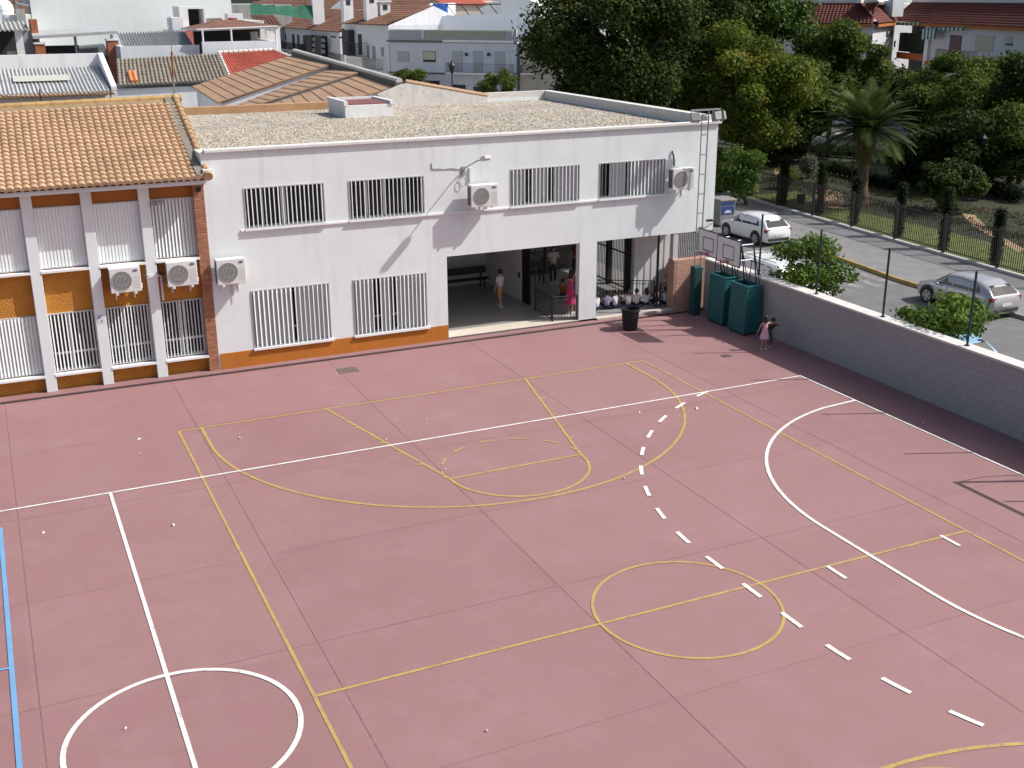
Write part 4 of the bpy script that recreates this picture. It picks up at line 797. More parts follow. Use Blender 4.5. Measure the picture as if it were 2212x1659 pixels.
# ================================================================== CARS
CARGL = M('car_glass', (.010, .014, .016), .12, .1, 2, spec=.45); TYRE = M('tyre', (.012, .012, .012), .85, .1, 9); ALLOY = M('alloy_wheel', (.42, .42, .43), .35, .1, 6, metal=.6)
TAIL = M('tail_light_red', (.22, .02, .02), .25, .1, 4); HEADL = M('head_light', (.55, .55, .55), .15, .05, 4); PLATE = M('number_plate', (.65, .65, .62), .5, .03, 4); BUMP = M('dark_bumper', (.03, .03, .032), .6, .1, 5)
def car(loc, yaw, paint, label, kind='hatch', L=4.3, W=1.84, H=1.50, group='cars parked along the street', name='parked_car'):
    t = thing(name, loc, label, 'car' if kind != 'van' else 'van', group, yaw); hl = L/2
    if kind == 'hatch':
        ks = [-1, -.97, -.80, -.55, -.1, .22, .50, .62, .92, 1.0]; top = [.62, .66, .93, .985, 1.0, .975, .70, .665, .56, .42]; belt = [.60, .64, .66, .655, .64, .635, .63, .64, .54, .40]
        top = [.58, .66, .86, .975, 1.0, .97, .69, .655, .55, .40]; wk = [.82, .90, .97, 1, 1, 1, .99, .98, .88, .74]
        win = [(-.66, -.40), (-.38, .02), (.05, .38)]; ws = (.24, .50); rw = (-.955, -.74)
    elif kind == 'van':
        ks = [-1, -.96, -.90, -.5, 0, .30, .58, .68, .95, 1.0]; top = [.50, .93, .985, 1.0, 1.0, .985, .66, .62, .50, .36]; belt = [.48, .58, .58, .58, .575, .57, .58, .60, .49, .35]
        wk = [.94, .97, .98, 1, 1, 1, .98, .96, .88, .74]; win = [(-.86, -.55), (-.50, -.02), (.04, .42)]; ws = (.33, .57); rw = (-.985, -.965)
    I = lambda s, arr: float(np.interp(s/hl, ks, arr))
    def ring(s):
        w_ = W/2*I(s, wk); tp = H*I(s, top); bl = min(H*I(s, belt), tp-.02); g = max(0, min(1, (tp-bl-.05)/.25)); wr = w_*(.94-.20*g)
        return [(w_*.86, .20), (w_*.97, .26), (w_, .42), (w_*1.0, bl*.80), (w_*.965, bl-.03), (w_*.93, bl), (wr+(w_*.93-wr)*.25, bl+(tp-bl)*.72), (wr*.93, tp-.035), (wr*.78, tp-.006), (wr*.4, tp+.008*g+.004), (0, tp+.012*g+.006)], w_, tp, bl, wr
    S = sorted(set([round(-hl+L*i/40, 4) for i in range(41)])); mb = MB(); rows = []
    for s in S:
        r_ = ring(s)[0]; rows.append([(s, y, z) for y, z in r_]+[(s, -y, z) for y, z in reversed(r_[:-1])])
    n = len(rows[0]); vs = [v for r_ in rows for v in r_]; fs = [(i*n+j, (i+1)*n+j, (i+1)*n+(j+1) % n, i*n+(j+1) % n) for i in range(len(S)-1) for j in range(n)]
    fs += [tuple(range(n)), tuple((len(S)-1)*n+j for j in range(n-1, -1, -1))]; mb.add(vs, fs)
    mb.build('body', paint, t, smooth=True, local=False)
    def side(s, tt, k, off=.006):
        r_, w_, tp, bl, wr = ring(s); a = Vector((w_*.93, bl)); b = Vector((wr+(w_*.93-wr)*.25, bl+(tp-bl)*.72)); c = Vector((wr*.93, tp-.035))
        p = a.lerp(b, tt/.72) if tt < .72 else b.lerp(c, (tt-.72)/.28); return (s, k*(p.x+off), p.y+off*.4)
    for k in (1, -1):
        for wi, (a, b) in enumerate(win):
            mb = MB(); m_ = 8
            for i in range(m_):
                s0, s1 = (a+(b-a)*i/m_)*hl, (a+(b-a)*(i+1)/m_)*hl
                def lim(s):
                    e = 0.0; f = (s/hl-a)/(b-a)
                    if wi == 2 and f > .35: e = (f-.35)/.65
                    if wi == 0 and f < .5 and kind == 'hatch': e = (.5-f)/.5*.8
                    return .10, .86-.72*e*.98
                l0, h0 = lim(s0); l1, h1 = lim(s1)
                mb.quad(side(s0, l0, k), side(s1, l1, k), side(s1, h1, k), side(s0, h0, k))
            mb.build('window', CARGL, t, local=False)
        mb = MB(); mb.sphere((win[2][1]*hl-.06, k*(W/2+.07), H*.66), .085, 8, 6, (.6, .9, .7)); mb.build('wing_mirror', paint, t, local=False)
        for s in (-.60, .62):
            wh = thing('wheel', (s*hl, k*(W/2-.10), .31), None, None); wh.parent = t
            del_ = [wh.pop(x) for x in ('label', 'category') if x in wh]
            bb = MB(); bb.tube((s*hl, k*(W/2-.25), .36), (s*hl, k*(W/2+.004), .36), .37, 24); bb.build('wheel_arch', BUMP, t, local=False)
            m1 = MB(); m1.tube((0, -.09, 0), (0, .115, 0) if k > 0 else (0, .09, 0), .31, 24); m1.v = [(x, y*k if k > 0 else -abs(y) if y > 0 else .09, z) for x, y, z in m1.v]; m1.build('tyre', TYRE, wh, local=False)
            m2 = MB(); m2.tube((0, k*.10, 0), (0, k*.122, 0), .215, 20)
            rim = m2.build('rim', ALLOY, wh, local=False)
            m3 = MB()
            for q in range(5):
                an = q*1.2566+.6; m3.add([(math.cos(an-.22)*.19, k*.125, math.sin(an-.22)*.19), (math.cos(an+.22)*.19, k*.125, math.sin(an+.22)*.19), (math.cos(an)*.07, k*.125, math.sin(an)*.07)], [(0, 1, 2)])
            m3.build('rim_gap', TYRE, wh, local=False)
    def topq(s0, s1, f0, f1, name, mat, nn=6):
        mb = MB()
        for i in range(nn):
            a, b = s0+(s1-s0)*i/nn, s0+(s1-s0)*(i+1)/nn
            for v0, v1 in ((-1, -.5), (-.5, 0), (0, .5), (.5, 1)):
                q = []
                for s, v in ((a, v0), (b, v0), (b, v1), (a, v1)):
                    r_, w_, tp, bl, wr = ring(s*hl); ff = f0+(f1-f0)*(s-s0)/(s1-s0); hw = wr*ff; z = tp+.010 if abs(v) < .3 else tp+.006 if abs(v) < .8 else tp+.001
                    q.append((s*hl+(.012 if s1 > 0 else -.012), v*hw, z))
                mb.quad(*q)
        return mb.build(name, mat, t, local=False, smooth=True)
    topq(ws[0], ws[1], .80, .93, 'windscreen', CARGL); topq(rw[1], rw[0], .80, .86, 'rear_window', CARGL)
    for k in (1, -1):
        mb = MB(); x = -hl*.985; wz = H*.56; mb.obox((x+.06, k*W/2*.78, wz), (.07, k*.02, 0), (0, .13, 0), (0, 0, .075)); mb.build('tail_light', TAIL, t, local=False, bevel=.02)
        mb = MB(); mb.obox((hl*.955, k*W/2*.66, H*.42), (.07, -k*.04, 0), (0, .15, 0), (0, 0, .06)); mb.build('headlight', HEADL, t, local=False, bevel=.02)
    mb = MB(); mb.obox((-hl-.012, 0, H*.40), (.008, 0, 0), (0, .24, 0), (0, 0, .055)); mb.build('number_plate', PLATE, t, local=False)
    mb = MB(); mb.obox((-hl+.03, 0, .34), (.06, 0, 0), (0, W*.38, 0), (0, 0, .07)); mb.build('bumper', BUMP, t, local=False, bevel=.03)
    if kind == 'van':
        mb = MB()
        for k in (1, -1): mb.tube((-hl*.8, k*W*.33, H+.06), (hl*.25, k*W*.33, H+.05), .018, 6)
        for s in (-.6, -.1): mb.tube((s*hl, -W*.36, H+.05), (s*hl, W*.36, H+.05), .02, 6)
        mb.each('roof_bar', STEEL, t, local=False)
    return t
PW = M('car_paint_white', (.70, .71, .72), .25, .02, 2, coat=.5); PS = M('car_paint_silver', (.42, .42, .43), .3, .03, 2, metal=.35, coat=.5); PB = M('car_paint_light_blue', (.22, .38, .52), .3, .03, 2, coat=.5); PD = M('car_paint_dark', (.03, .035, .04), .3, .03, 2, coat=.5)
HP = math.pi/2
car((34.12, 45.4, -.02), HP+.03, PW, 'white hatchback parked by the park pavement, next to the waste container', L=3.75, W=1.68, H=1.37)
car((33.62, 31.2, -.02), HP+.02, PS, 'silver hatchback parked at the far kerb behind the second bushy tree', L=3.8, W=1.66, H=1.35)
car((27.05, 34.25, -.02), -HP, PW, 'white van parked close behind the boundary wall beside the hoops', 'van', L=4.2, W=1.85, H=1.88)
car((26.75, 26.1, -.02), HP, PB, 'light blue car mostly hidden behind the wall and second bushy tree')
car((26.95, 21.0, -.02), HP, PW, 'white car roof showing above the wall at the right picture edge')
def rotc(p, q): return math.atan2(q[1]-p[1], q[0]-p[0])
car((60.2, 69.9, -.03), math.radians(118), PW, 'white car on the street behind the park, seen past the palm')
car((62.9, 64.6, -.03), math.radians(113), PD, 'dark car on the street behind the park, right of the palm')
car((57.6, 75.4, -.03), math.radians(115), PS, 'silver car far back on the street behind the park, left of the white one')
# recycling container with blue poster
t = thing('waste_container', (35.1, 49.3, 0), 'grey waste container with a blue and white poster at the building corner', 'container')
mb = MB(); mb.box(34.35, 35.30, 48.7, 49.7, .05, 1.30); mb.build('body', M('container_grey', (.22, .22, .215), .6, .1, 3), t, bevel=.04)
mb = MB(); mb.box(34.31, 35.34, 48.66, 49.75, 1.30, 1.42); mb.build('lid', M('container_lid', (.24, .22, .20), .6, .1, 3), t, bevel=.04)
mb = MB(); mb.box(34.42, 35.24, 48.684, 48.698, 1.10, 1.26); mb.box(34.45, 35.22, 48.684, 48.698, .64, 1.04); p_ = mb.build('poster', M('poster_blue', (.025, .055, .20), .5, .1, 3), t)
mb = MB(); mb.add([(34.84+.22*math.cos(i*math.pi/10), 48.680, .70+.16*math.sin(i*math.pi/10)) for i in range(11)], [tuple(range(11))]); mb.build('poster_shape', M('poster_pale', (.45, .52, .62), .6, .1, 3), p_)
# ================================================================== VEGETATION
def leaf_mat(name, c1, c2, c3=None, tr=.25, rough=.5):
    m = bpy.data.materials.new(name); m.use_nodes = True; n = m.node_tree.nodes; l = m.node_tree.links; b = n['Principled BSDF']; b.inputs['Roughness'].default_value = .7; b.inputs['Specular IOR Level'].default_value = .2
    geo = n.new('ShaderNodeNewGeometry'); cr = n.new('ShaderNodeValToRGB'); e = cr.color_ramp.elements
    t = n.new('ShaderNodeTexNoise'); t.inputs['Scale'].default_value = .55; t.inputs['Detail'].default_value = 4; l.new(geo.outputs['Position'], t.inputs['Vector'])
    ad = n.new('ShaderNodeMath'); ad.operation = 'MULTIPLY_ADD'; ad.inputs[1].default_value = .45; ad.inputs[2].default_value = -.22; l.new(geo.outputs['Random Per Island'], ad.inputs[0])
    mr = n.new('ShaderNodeMapRange'); mr.inputs[1].default_value = .32; mr.inputs[2].default_value = .68; l.new(t.outputs[0], mr.inputs[0])
    s = n.new('ShaderNodeMath'); s.operation = 'ADD'; l.new(mr.outputs[0], s.inputs[0]); l.new(ad.outputs[0], s.inputs[1]); l.new(s.outputs[0], cr.inputs[0])
    e[0].color = (*c1, 1); e[1].position = .72 if c3 else 1; e[1].color = (*c2, 1)
    if c3: q = e.new(1); q.color = (*c3, 1)
    l.new(cr.outputs[0], b.inputs['Base Color']); tn = n.new('ShaderNodeBsdfTranslucent'); l.new(cr.outputs[0], tn.inputs[0]); ms = n.new('ShaderNodeMixShader'); ms.inputs[0].default_value = tr
    l.new(b.outputs[0], ms.inputs[1]); l.new(tn.outputs[0], ms.inputs[2]); l.new(ms.outputs[0], n['Material Output'].inputs[0]); return m
LDARK = leaf_mat('leaf_dark', (.024, .042, .008), (.060, .095, .016), tr=.3); LMID = leaf_mat('leaf_mid', (.045, .078, .010), (.115, .160, .024), tr=.35); LBRIGHT = leaf_mat('leaf_bright', (.035, .080, .014), (.085, .15, .025))
LYEL = leaf_mat('leaf_yellowing', (.055, .100, .010), (.135, .180, .022), (.22, .18, .035), tr=.35); LORANGE = leaf_mat('leaf_citrus', (.055, .11, .014), (.13, .20, .03)); LHEDGE = leaf_mat('leaf_hedge', (.006, .013, .004), (.018, .034, .008)); LGREY = leaf_mat('leaf_grey', (.08, .095, .06), (.14, .15, .10))
BARK = M('bark', (.075, .055, .042), .95, .3, 4, .6, 20)
def leaves_mesh(name, centers, radii, n, size, mat, parent, seed, flat=.0, asp=1.0, shell=.55):
    rng = np.random.default_rng(seed); C = np.array(centers, float); Rr = np.array(radii, float)
    wgt = (Rr.prod(1))**(2/3); wgt /= wgt.sum(); idx = rng.choice(len(C), n, p=wgt)
    d = rng.normal(size=(n, 3)); d /= np.linalg.norm(d, axis=1)[:, None]; rad = shell+(1-shell)*rng.random(n)**.6; rad *= 1+.20*rng.normal(size=n)
    P = C[idx]+d*Rr[idx]*rad[:, None]
    nrm = d*.8+rng.normal(size=(n, 3))*.7+np.array([0, 0, .5]); nrm /= np.linalg.norm(nrm, axis=1)[:, None]
    a = np.cross(nrm, rng.normal(size=(n, 3))); a /= np.linalg.norm(a, axis=1)[:, None]; b = np.cross(nrm, a); s = size*(.6+.8*rng.random(n))[:, None]
    V = np.stack([P-a*s*asp, P-b*s*.6+nrm*s*.15, P+a*s*asp, P+b*s*.6+nrm*s*.15], 1).reshape(-1, 3)
    inv = parent_inv(parent) if parent is not None else Matrix(); t_ = np.array(inv.to_translation()); V = V+t_
    me = bpy.data.meshes.new(name); me.vertices.add(4*n); me.vertices.foreach_set('co', V.ravel().astype(np.float32)); me.loops.add(4*n); me.loops.foreach_set('vertex_index', np.arange(4*n, dtype=np.int32))
    me.polygons.add(n); me.polygons.foreach_set('loop_start', np.arange(0, 4*n, 4, dtype=np.int32)); me.polygons.foreach_set('loop_total', np.full(n, 4, dtype=np.int32)); me.materials.append(mat); me.update(); me.validate()
    o = bpy.data.objects.new(name, me); COL.objects.link(o); o.parent = parent; return o
def tree(base, crown, rad, nleaf, size, mat, label, seed, group=None, blobs=26, trunk_r=.22, name='tree', asp=1.0, br=.38, cat='tree'):
    """base: foot of the trunk; crown: centre; rad: half sizes of the crown"""
    t = thing(name, base, label, cat, group); r = random.Random(seed); cs = []; rs = []
    for i in range(blobs):
        z = r.uniform(-1, 1); a = r.uniform(0, 6.283); q = math.sqrt(1-z*z); f = r.uniform(.45, .92)
        k = r.uniform(.75, 1.25)*br; cs.append((crown[0]+rad[0]*q*math.cos(a)*f, crown[1]+rad[1]*q*math.sin(a)*f, crown[2]+rad[2]*z*f)); rs.append((rad[0]*k, rad[1]*k, rad[2]*k*.8))
    leaves_mesh('crown', cs, rs, nleaf, size, mat, t, seed, asp=asp)
    mb = MB(); b = Vector(base); top = Vector((crown[0], crown[1], crown[2]-rad[2]*.55)); m1 = b.lerp(top, .5)+Vector((r.uniform(-.1, .1), r.uniform(-.1, .1), 0))
    mb.tube(b, b+Vector((0, 0, .15)), trunk_r*1.5, 10, trunk_r); mb.tube(b+Vector((0, 0, .15)), m1, trunk_r, 10, trunk_r*.85); mb.tube(m1, top, trunk_r*.85, 10, trunk_r*.65)
    for c in r.sample(cs, min(9, len(cs))): mid = top.lerp(Vector(c), .5)+Vector((0, 0, -.1*rad[2])); mb.tube(top, mid, trunk_r*.45, 7, trunk_r*.3); mb.tube(mid, Vector(c), trunk_r*.3, 6, trunk_r*.1)
    mb.build('trunk', BARK, t); return t
# near bushy street trees behind the wall
tree((26.0, 31.2, .1), (26.0, 31.1, 2.35), (1.25, 1.75, 1.0), 5200, .070, LORANGE, 'bushy green tree behind the wall, nearer the hoops, above the white van', 11, 'bushy trees behind the boundary wall', blobs=24, trunk_r=.09)
tree((26.0, 24.8, .1), (26.0, 24.7, 2.28), (1.25, 1.75, .72), 4600, .070, LORANGE, 'bushy green tree behind the wall in front of the silver hatchback', 12, 'bushy trees behind the boundary wall', blobs=22, trunk_r=.09)
c_ = gy(1600, 372, 53.0); tree((c_.x+.5, 53.0, .1), (c_.x, 53.0, c_.z), (1.35, 1.5, 1.45), 6500, .085, LORANGE, 'small bright tree on the pavement at the corner of the white building', 13, blobs=24, trunk_r=.10)
c_ = gy(1562, 345, 58.0); tree((c_.x, 58.0, .1), (c_.x-.2, 58.0, c_.z-.6), (1.3, 1.5, 1.2), 5000, .09, LMID, 'darker small tree just behind the corner of the white building', 14, blobs=20, trunk_r=.10)
def far_tree(px, py, y, rx, ry, rz, n, size, mat, label, seed, tr=.3, base_dx=0, blobs=34, asp=1.0, name='tree', br=.34):
    c = gy(px, py, y); return tree((c.x+base_dx, y, 0.03), (c.x, y, c.z), (rx, ry, rz), n, size, mat, label, seed, None, blobs, tr, name, asp, br)
far_tree(1335, 75, 62, 5.6, 4.5, 5.2, 60000, .125, LDARK, 'huge dark tree rising behind the gravel roof, left end of the trees', 21, .45, blobs=60, br=.27)
far_tree(1490, 60, 66, 3.6, 4.0, 6.5, 24000, .16, LDARK, 'tall dark tree between the huge tree and the yellowing one', 22, .4, blobs=44)
far_tree(1625, 15, 74, 4.2, 4, 4.4, 20000, .17, LBRIGHT, 'bright green tree crown at the top above the yellowing tree', 23, .35, blobs=40)
far_tree(1615, 190, 60, 4.3, 4.0, 3.9, 56000, .10, LYEL, 'yellowing tree with brown-tinged top in the middle of the park', 24, .25, blobs=60, asp=1.3, br=.26)
far_tree(1805, 118, 70, 3.6, 3.5, 2.9, 34000, .11, LMID, 'feathery dark green tree in front of the apartment block', 25, .2, blobs=44, asp=1.4, br=.28)
far_tree(1750, 215, 66, 2.6, 2.8, 2.4, 13000, .13, LMID, 'middle-sized green tree just left of the palm', 26, .18, blobs=30, asp=1.3)
far_tree(2035, 215, 60, 3.2, 3.5, 2.7, 34000, .10, LMID, 'broad green tree immediately right of the palm', 27, .22, blobs=44, asp=1.3, br=.28)
far_tree(2150, 195, 60, 3.1, 3.2, 2.7, 34000, .10, LYEL, 'green tree with orange flecks at the right picture edge, under the apartments', 28, .22, blobs=44, asp=1.3, br=.28)
far_tree(2075, 310, 52, 2.7, 2.6, 2.1, 15000, .12, LDARK, 'dark tree in the right half of the park behind the lamp post', 29, .20, blobs=34, asp=1.2)
far_tree(2190, 320, 50, 2.6, 2.6, 2.2, 24000, .095, LMID, 'green tree low at the right picture edge above the fence', 30, .20, blobs=34, asp=1.2)
far_tree(1985, 350, 55, 1.9, 1.9, 1.9, 9000, .12, LDARK, 'small dark tree directly behind the park fence right of the palm', 31, .15, blobs=26)
far_tree(1660, 290, 66, 2.8, 2.6, 2.0, 12000, .13, LDARK, 'low dark tree under the yellowing tree, left of the palm', 33, .18, blobs=30)
far_tree(1890, 190, 74, 3.4, 3.0, 1.9, 14000, .14, LDARK, 'dark tree directly behind the palm crown', 34, .2, blobs=34)
far_tree(2110, 250, 56, 3.0, 2.8, 2.4, 26000, .095, LMID, 'green tree in the middle of the right-hand tree mass', 35, .2, blobs=40, asp=1.3)
far_tree(2060, 380, 47, 1.7, 1.7, 1.3, 7000, .11, LDARK, 'low dark tree close behind the fence, right part', 36, .12, blobs=22)
far_tree(2230, 200, 52, 2.6, 2.6, 2.5, 12000, .12, LDARK, 'dark tree cut by the right picture edge', 32, .2, blobs=34)
# palm
pb = gz(1858, 445); t = thing('palm_tree', (pb.x, pb.y, 0), 'tall feathery palm with thick trunk in the middle of the park', 'palm')
CZ = 4.15; mb = MB(); prev = None; r = random.Random(9)
prof = [(.52, 0), (.42, .4), (.31, 1.2), (.31, 2.4), (.38, 2.9), (.52, 3.4), (.54, 3.8), (.34, 4.15)]
mb.lathe((pb.x, pb.y, 0), prof, 16); mb.build('trunk', M('palm_bark', (.12, .075, .05), .95, .35, 5, .9, 14), t)
mb = MB()
for k in range(90):
    a = r.uniform(0, 6.28); z = r.uniform(2.5, 4.0); rr = .46; c, s = math.cos(a), math.sin(a); mb.obox((pb.x+c*rr, pb.y+s*rr, z), (c*.04, s*.04, .02), (-s*.05, c*.05, 0), (c*.06, s*.06, .13))
mb.build('frond_stubs', M('frond_stub', (.18, .09, .045), .9, .35, 6), t)
fm = leaf_mat('palm_leaf', (.022, .046, .010), (.070, .105, .022), (.14, .16, .05), .25)
for k in range(90):
    a = k*2.399+r.uniform(-.2, .2); el = 1.5-1.65*(k/90)**.85; Lf = r.uniform(2.8, 3.6); pts = []; p = Vector((pb.x, pb.y, CZ)); e = el
    for i in range(11): pts.append(p.copy()); p = p+Vector((math.cos(a)*math.cos(e), math.sin(a)*math.cos(e), math.sin(e)))*Lf/10; e -= .085+.03*(k/90)
    mb = MB()
    for i, (q0, q1) in enumerate(zip(pts, pts[1:])):
        d = (q1-q0).normalized(); sd = d.cross(Vector((0, 0, 1))).normalized(); up = sd.cross(d); mb.tube(q0, q1, .030*(1-i/12), 4)
        for j in range(5):
            q = q0.lerp(q1, j/5); ll = .58*math.sin(math.pi*min(1, (i+j/5+1.5)/11.5))**.7+.05
            for s_ in (-1, 1): dd = (sd*s_*.85+d*.7+up*.12+Vector((0, 0, -.15))).normalized(); w2 = d*.022; mb.add([q-w2, q+w2, q+dd*ll*.6+w2*.8+Vector((0, 0, .01)), q+dd*ll, q+dd*ll*.6-w2*.8], [(0, 1, 2, 3), (0, 3, 4)])
    mb.build('frond', fm, t)
# trimmed cypress columns behind the fence, hedges and topiary balls
ys = [55.9, 52.4, 48.9, 45.9, 42.4, 39.2, 35.9]
nm = ['at the far left end', 'second from the left', 'third from left by the path', 'fourth, before the palm trunk', 'fifth, right of the palm', 'sixth, in front of the dark trees', 'seventh, beside the last fence bay']
for i, y in enumerate(ys):
    x = FX0(y)+.95; t = thing('clipped_cypress', (x, y, .03), 'dark clipped cypress behind the park fence, '+nm[i], 'cypress', 'clipped cypress columns along the fence'); h = 2.5+.25*((i*7) % 3)
    leaves_mesh('foliage', [(x, y, .3+k*(h-.2)/9) for k in range(9)], [(.27, .27, .24)]*9, 6000, .040, LHEDGE, t, 50+i, shell=.3)
    mb = MB(); mb.tube((x, y, 0), (x, y, h), .07, 6); mb.build('trunk', BARK, t)
def hedge(P, Q, wd, h, lab, seed, mat=LHEDGE, n=5000):
    t = thing('hedge', (P[0], P[1], .03), lab, 'hedge'); k = max(3, int((Vector(Q)-Vector(P)).length/.4)); cs = [tuple(Vector((*P, 0)).lerp(Vector((*Q, 0)), i/k)+Vector((0, 0, h*.55))) for i in range(k+1)]
    leaves_mesh('foliage', cs, [(wd*.6, wd*.6, h*.5)]*(k+1), n, .06, mat, t, seed, shell=.5); return t
G2 = lambda a, b: tuple(gz(a, b))[:2]
hedge(G2(1790, 375), G2(1880, 398), .7, .9, 'low dark hedge in front of the sunlit lawn', 61); hedge(G2(1700, 352), G2(1790, 345), .9, 1.2, 'dark hedge left of the sunlit lawn', 62); hedge(G2(1670, 330), G2(1960, 352), .6, .9, 'long hedge line beyond the lawn under the far railing', 63, n=9000)
hedge(G2(1870, 400), G2(1925, 412), .6, .8, 'short dark hedge at the foot of the palm', 64, n=2500); hedge(G2(1550, 305), G2(1660, 322), .9, 1.4, 'dark hedge far back behind the small pavement tree', 65, n=6000); hedge(G2(2040, 395), G2(2200, 440), 1.0, 1.0, 'broad dark shrub bed under the right-hand trees', 66, n=9000)
for i, (a, b, rr, m_, lb) in enumerate(((2112, 420, .40, LGREY, 'pale clipped ball shrub among the right-hand trees'), (2062, 415, .38, LHEDGE, 'darker clipped ball shrub left of the pale one'), (1745, 372, .55, LGREY, 'clipped greyish ball shrub beside the sand path'), (1672, 345, .6, LHEDGE, 'round dark shrub by the small tiled path'), (2040, 450, .5, LMID, 'round green shrub near the fence post'), (1700, 395, .5, LMID, 'green shrub beside the sand path, behind the fence'))):
    c = gz(a, b+14); t = thing('ball_shrub', (c.x, c.y, .03), lb, 'shrub', 'clipped ball shrubs in the park'); leaves_mesh('foliage', [(c.x, c.y, rr+.35)], [(rr, rr, rr)], 2200, .055, m_, t, 70+i, shell=.8); mb = MB(); mb.tube((c.x, c.y, 0), (c.x, c.y, .6), .05, 6); mb.build('trunk', BARK, t)
# small flower-bed plants as ground cover and lawn tufts
leaves_mesh('ground_cover', [(46.2, y, .10) for y in range(30, 62, 2)]+[(49.5, y, .10) for y in range(32, 70, 2)], [(1.9, 1.2, .20)]*35, 20000, .05, leaf_mat('ground_leaf', (.02, .035, .01), (.06, .075, .02), (.14, .06, .03)), None, 80, shell=.1)
tag(COL.objects[-1] if False else [o for o in COL.objects if o.name.startswith('ground_cover')][0], 'low mixed planting on the soil behind the park fence', 'ground cover', kind='stuff')
# ------------------------------------------------------------------ park fence
t = thing('park_fence', (FX0(40), 40, .11), 'long black iron railing along the front of the park', 'fence')
mb = MB(); a, b = 20.0, 66.0; mb.prism([(FX0(a)-.12, a), (FX0(a)+.12, a), (FX0(b)+.12, b), (FX0(b)-.12, b)], 0, .22); mb.build('plinth', M('plinth_stone', (.42, .42, .41), .9, .15, 3), t)
PY = [34.85+3.35*k for k in range(-4, 10)]
for y in PY: mb = MB(); x = FX0(y); mb.box(x-.05, x+.05, y-.05, y+.05, .22, 2.0); mb.build('post', BLACKM, t)
for y0, y1 in zip(PY, PY[1:]):
    mb = MB()
    for z in (.36, 1.80): mb.prism([(FX0(y0)-.02, y0+.05), (FX0(y0)+.02, y0+.05), (FX0(y1)+.02, y1-.05), (FX0(y1)-.02, y1-.05)], z, z+.035)
    for k in range(1, 27): y = y0+(y1-y0)*k/27; mb.tube((FX0(y), y, .26), (FX0(y), y, 1.95), .017, 4)
    mb.build('bars', BLACKM, t)
t = thing('far_railing', (57, 73, 0), 'pale low railing along the street behind the park', 'railing')
def rl(A, B, z, col, n):
    A, B = Vector((*A, 0)), Vector((*B, 0)); m1 = MB(); d = (B-A).normalized()*.0; m1.seg(A, B, 0, .28, .2); m1.build('kerb', M('far_kerb_white', (.52, .52, .5), .9, .1, 3), t); m1 = MB()
    for i in range(n+1): p = A.lerp(B, i/n); m1.tube(p+Vector((0, 0, .28)), p+Vector((0, 0, z)), .02, 4)
    m1.tube(A+Vector((0, 0, z)), B+Vector((0, 0, z)), .03, 4); m1.build('bars', col, t)
rl((54.6, 79.0), (61.9, 61.2), 1.25, M('railing_grey', (.10, .10, .10), .6, .1, 4), 130)
def lamp_post(px, py, hh, lab, style=0, z0=0, y=None):
    b = gz(px, py) if y is None else gy(px, py, y); t = thing('street_lamp', (b.x, b.y, b.z), lab, 'street lamp'); x, y_, z = b
    mb = MB(); mb.tube((x, y_, z), (x, y_, z+.8), .07, 8, .05); mb.tube((x, y_, z+.8), (x, y_, z+hh), .04, 8, .03); mb.build('post', BLACKM, t)
    mb = MB(); mb.lathe((x, y_, z+hh), [(.05, 0), (.16, .06), (.22, .42), (.26, .44), (.10, .60), (.03, .70), (0, .78)], 8); mb.build('lantern', BLACKM if style == 0 else M('lamp_globe', (.35, .42, .42), .3, .1, 4), t); return t
lamp_post(1838, 398, 3.0, 'thin black lamp post in front of the lawn left of the palm'); lamp_post(2108, 425, 3.0, 'thin black lamp post among the right-hand park trees'); lamp_post(1672, 352, 2.0, 'short lamp post with pale lantern near the tiled path', 1)
t = thing('litter_basket', (FX0(50.2)+.6, 50.2, 0), 'small dark post basket behind the park fence', 'basket'); mb = MB(); mb.lathe((FX0(50.2)+.6, 50.2, .5), [(0, 0), (.2, 0), (.24, .5), (.22, .5)], 12); mb.build('basket', BLACKM, t)
# ================================================================== TOWN BEHIND THE SCHOOL
def house(name, loc, label, cat='house', group=None): return thing(name, loc, label, cat, group)
def v2(p): return Vector((p[0], p[1], 0))
def feat(P, Q, x0, y0, x1, y1, mat, name, parent, out=.05, inn=-.02):
    """box on the wall plane P-Q covering the surveyed rectangle"""
    P, Q = v2(P), v2(Q); d = (Q-P).normalized(); n = Vector((d.y, -d.x, 0)); xm, ym = (x0+x1)/2, (y0+y1)/2
    a = gw(x0, ym, P, Q); b = gw(x1, ym, P, Q); t_ = gw(xm, y0, P, Q).z; bt = gw(xm, y1, P, Q).z; ua, ub = (a-P).dot(d), (b-P).dot(d)
    c = P+d*(ua+ub)/2+n*(out+inn)/2; mb = MB(); mb.obox((c.x, c.y, (t_+bt)/2), d*abs(ub-ua)/2, n*abs(out-inn)/2, (0, 0, abs(t_-bt)/2)); return mb.build(name, mat, parent)
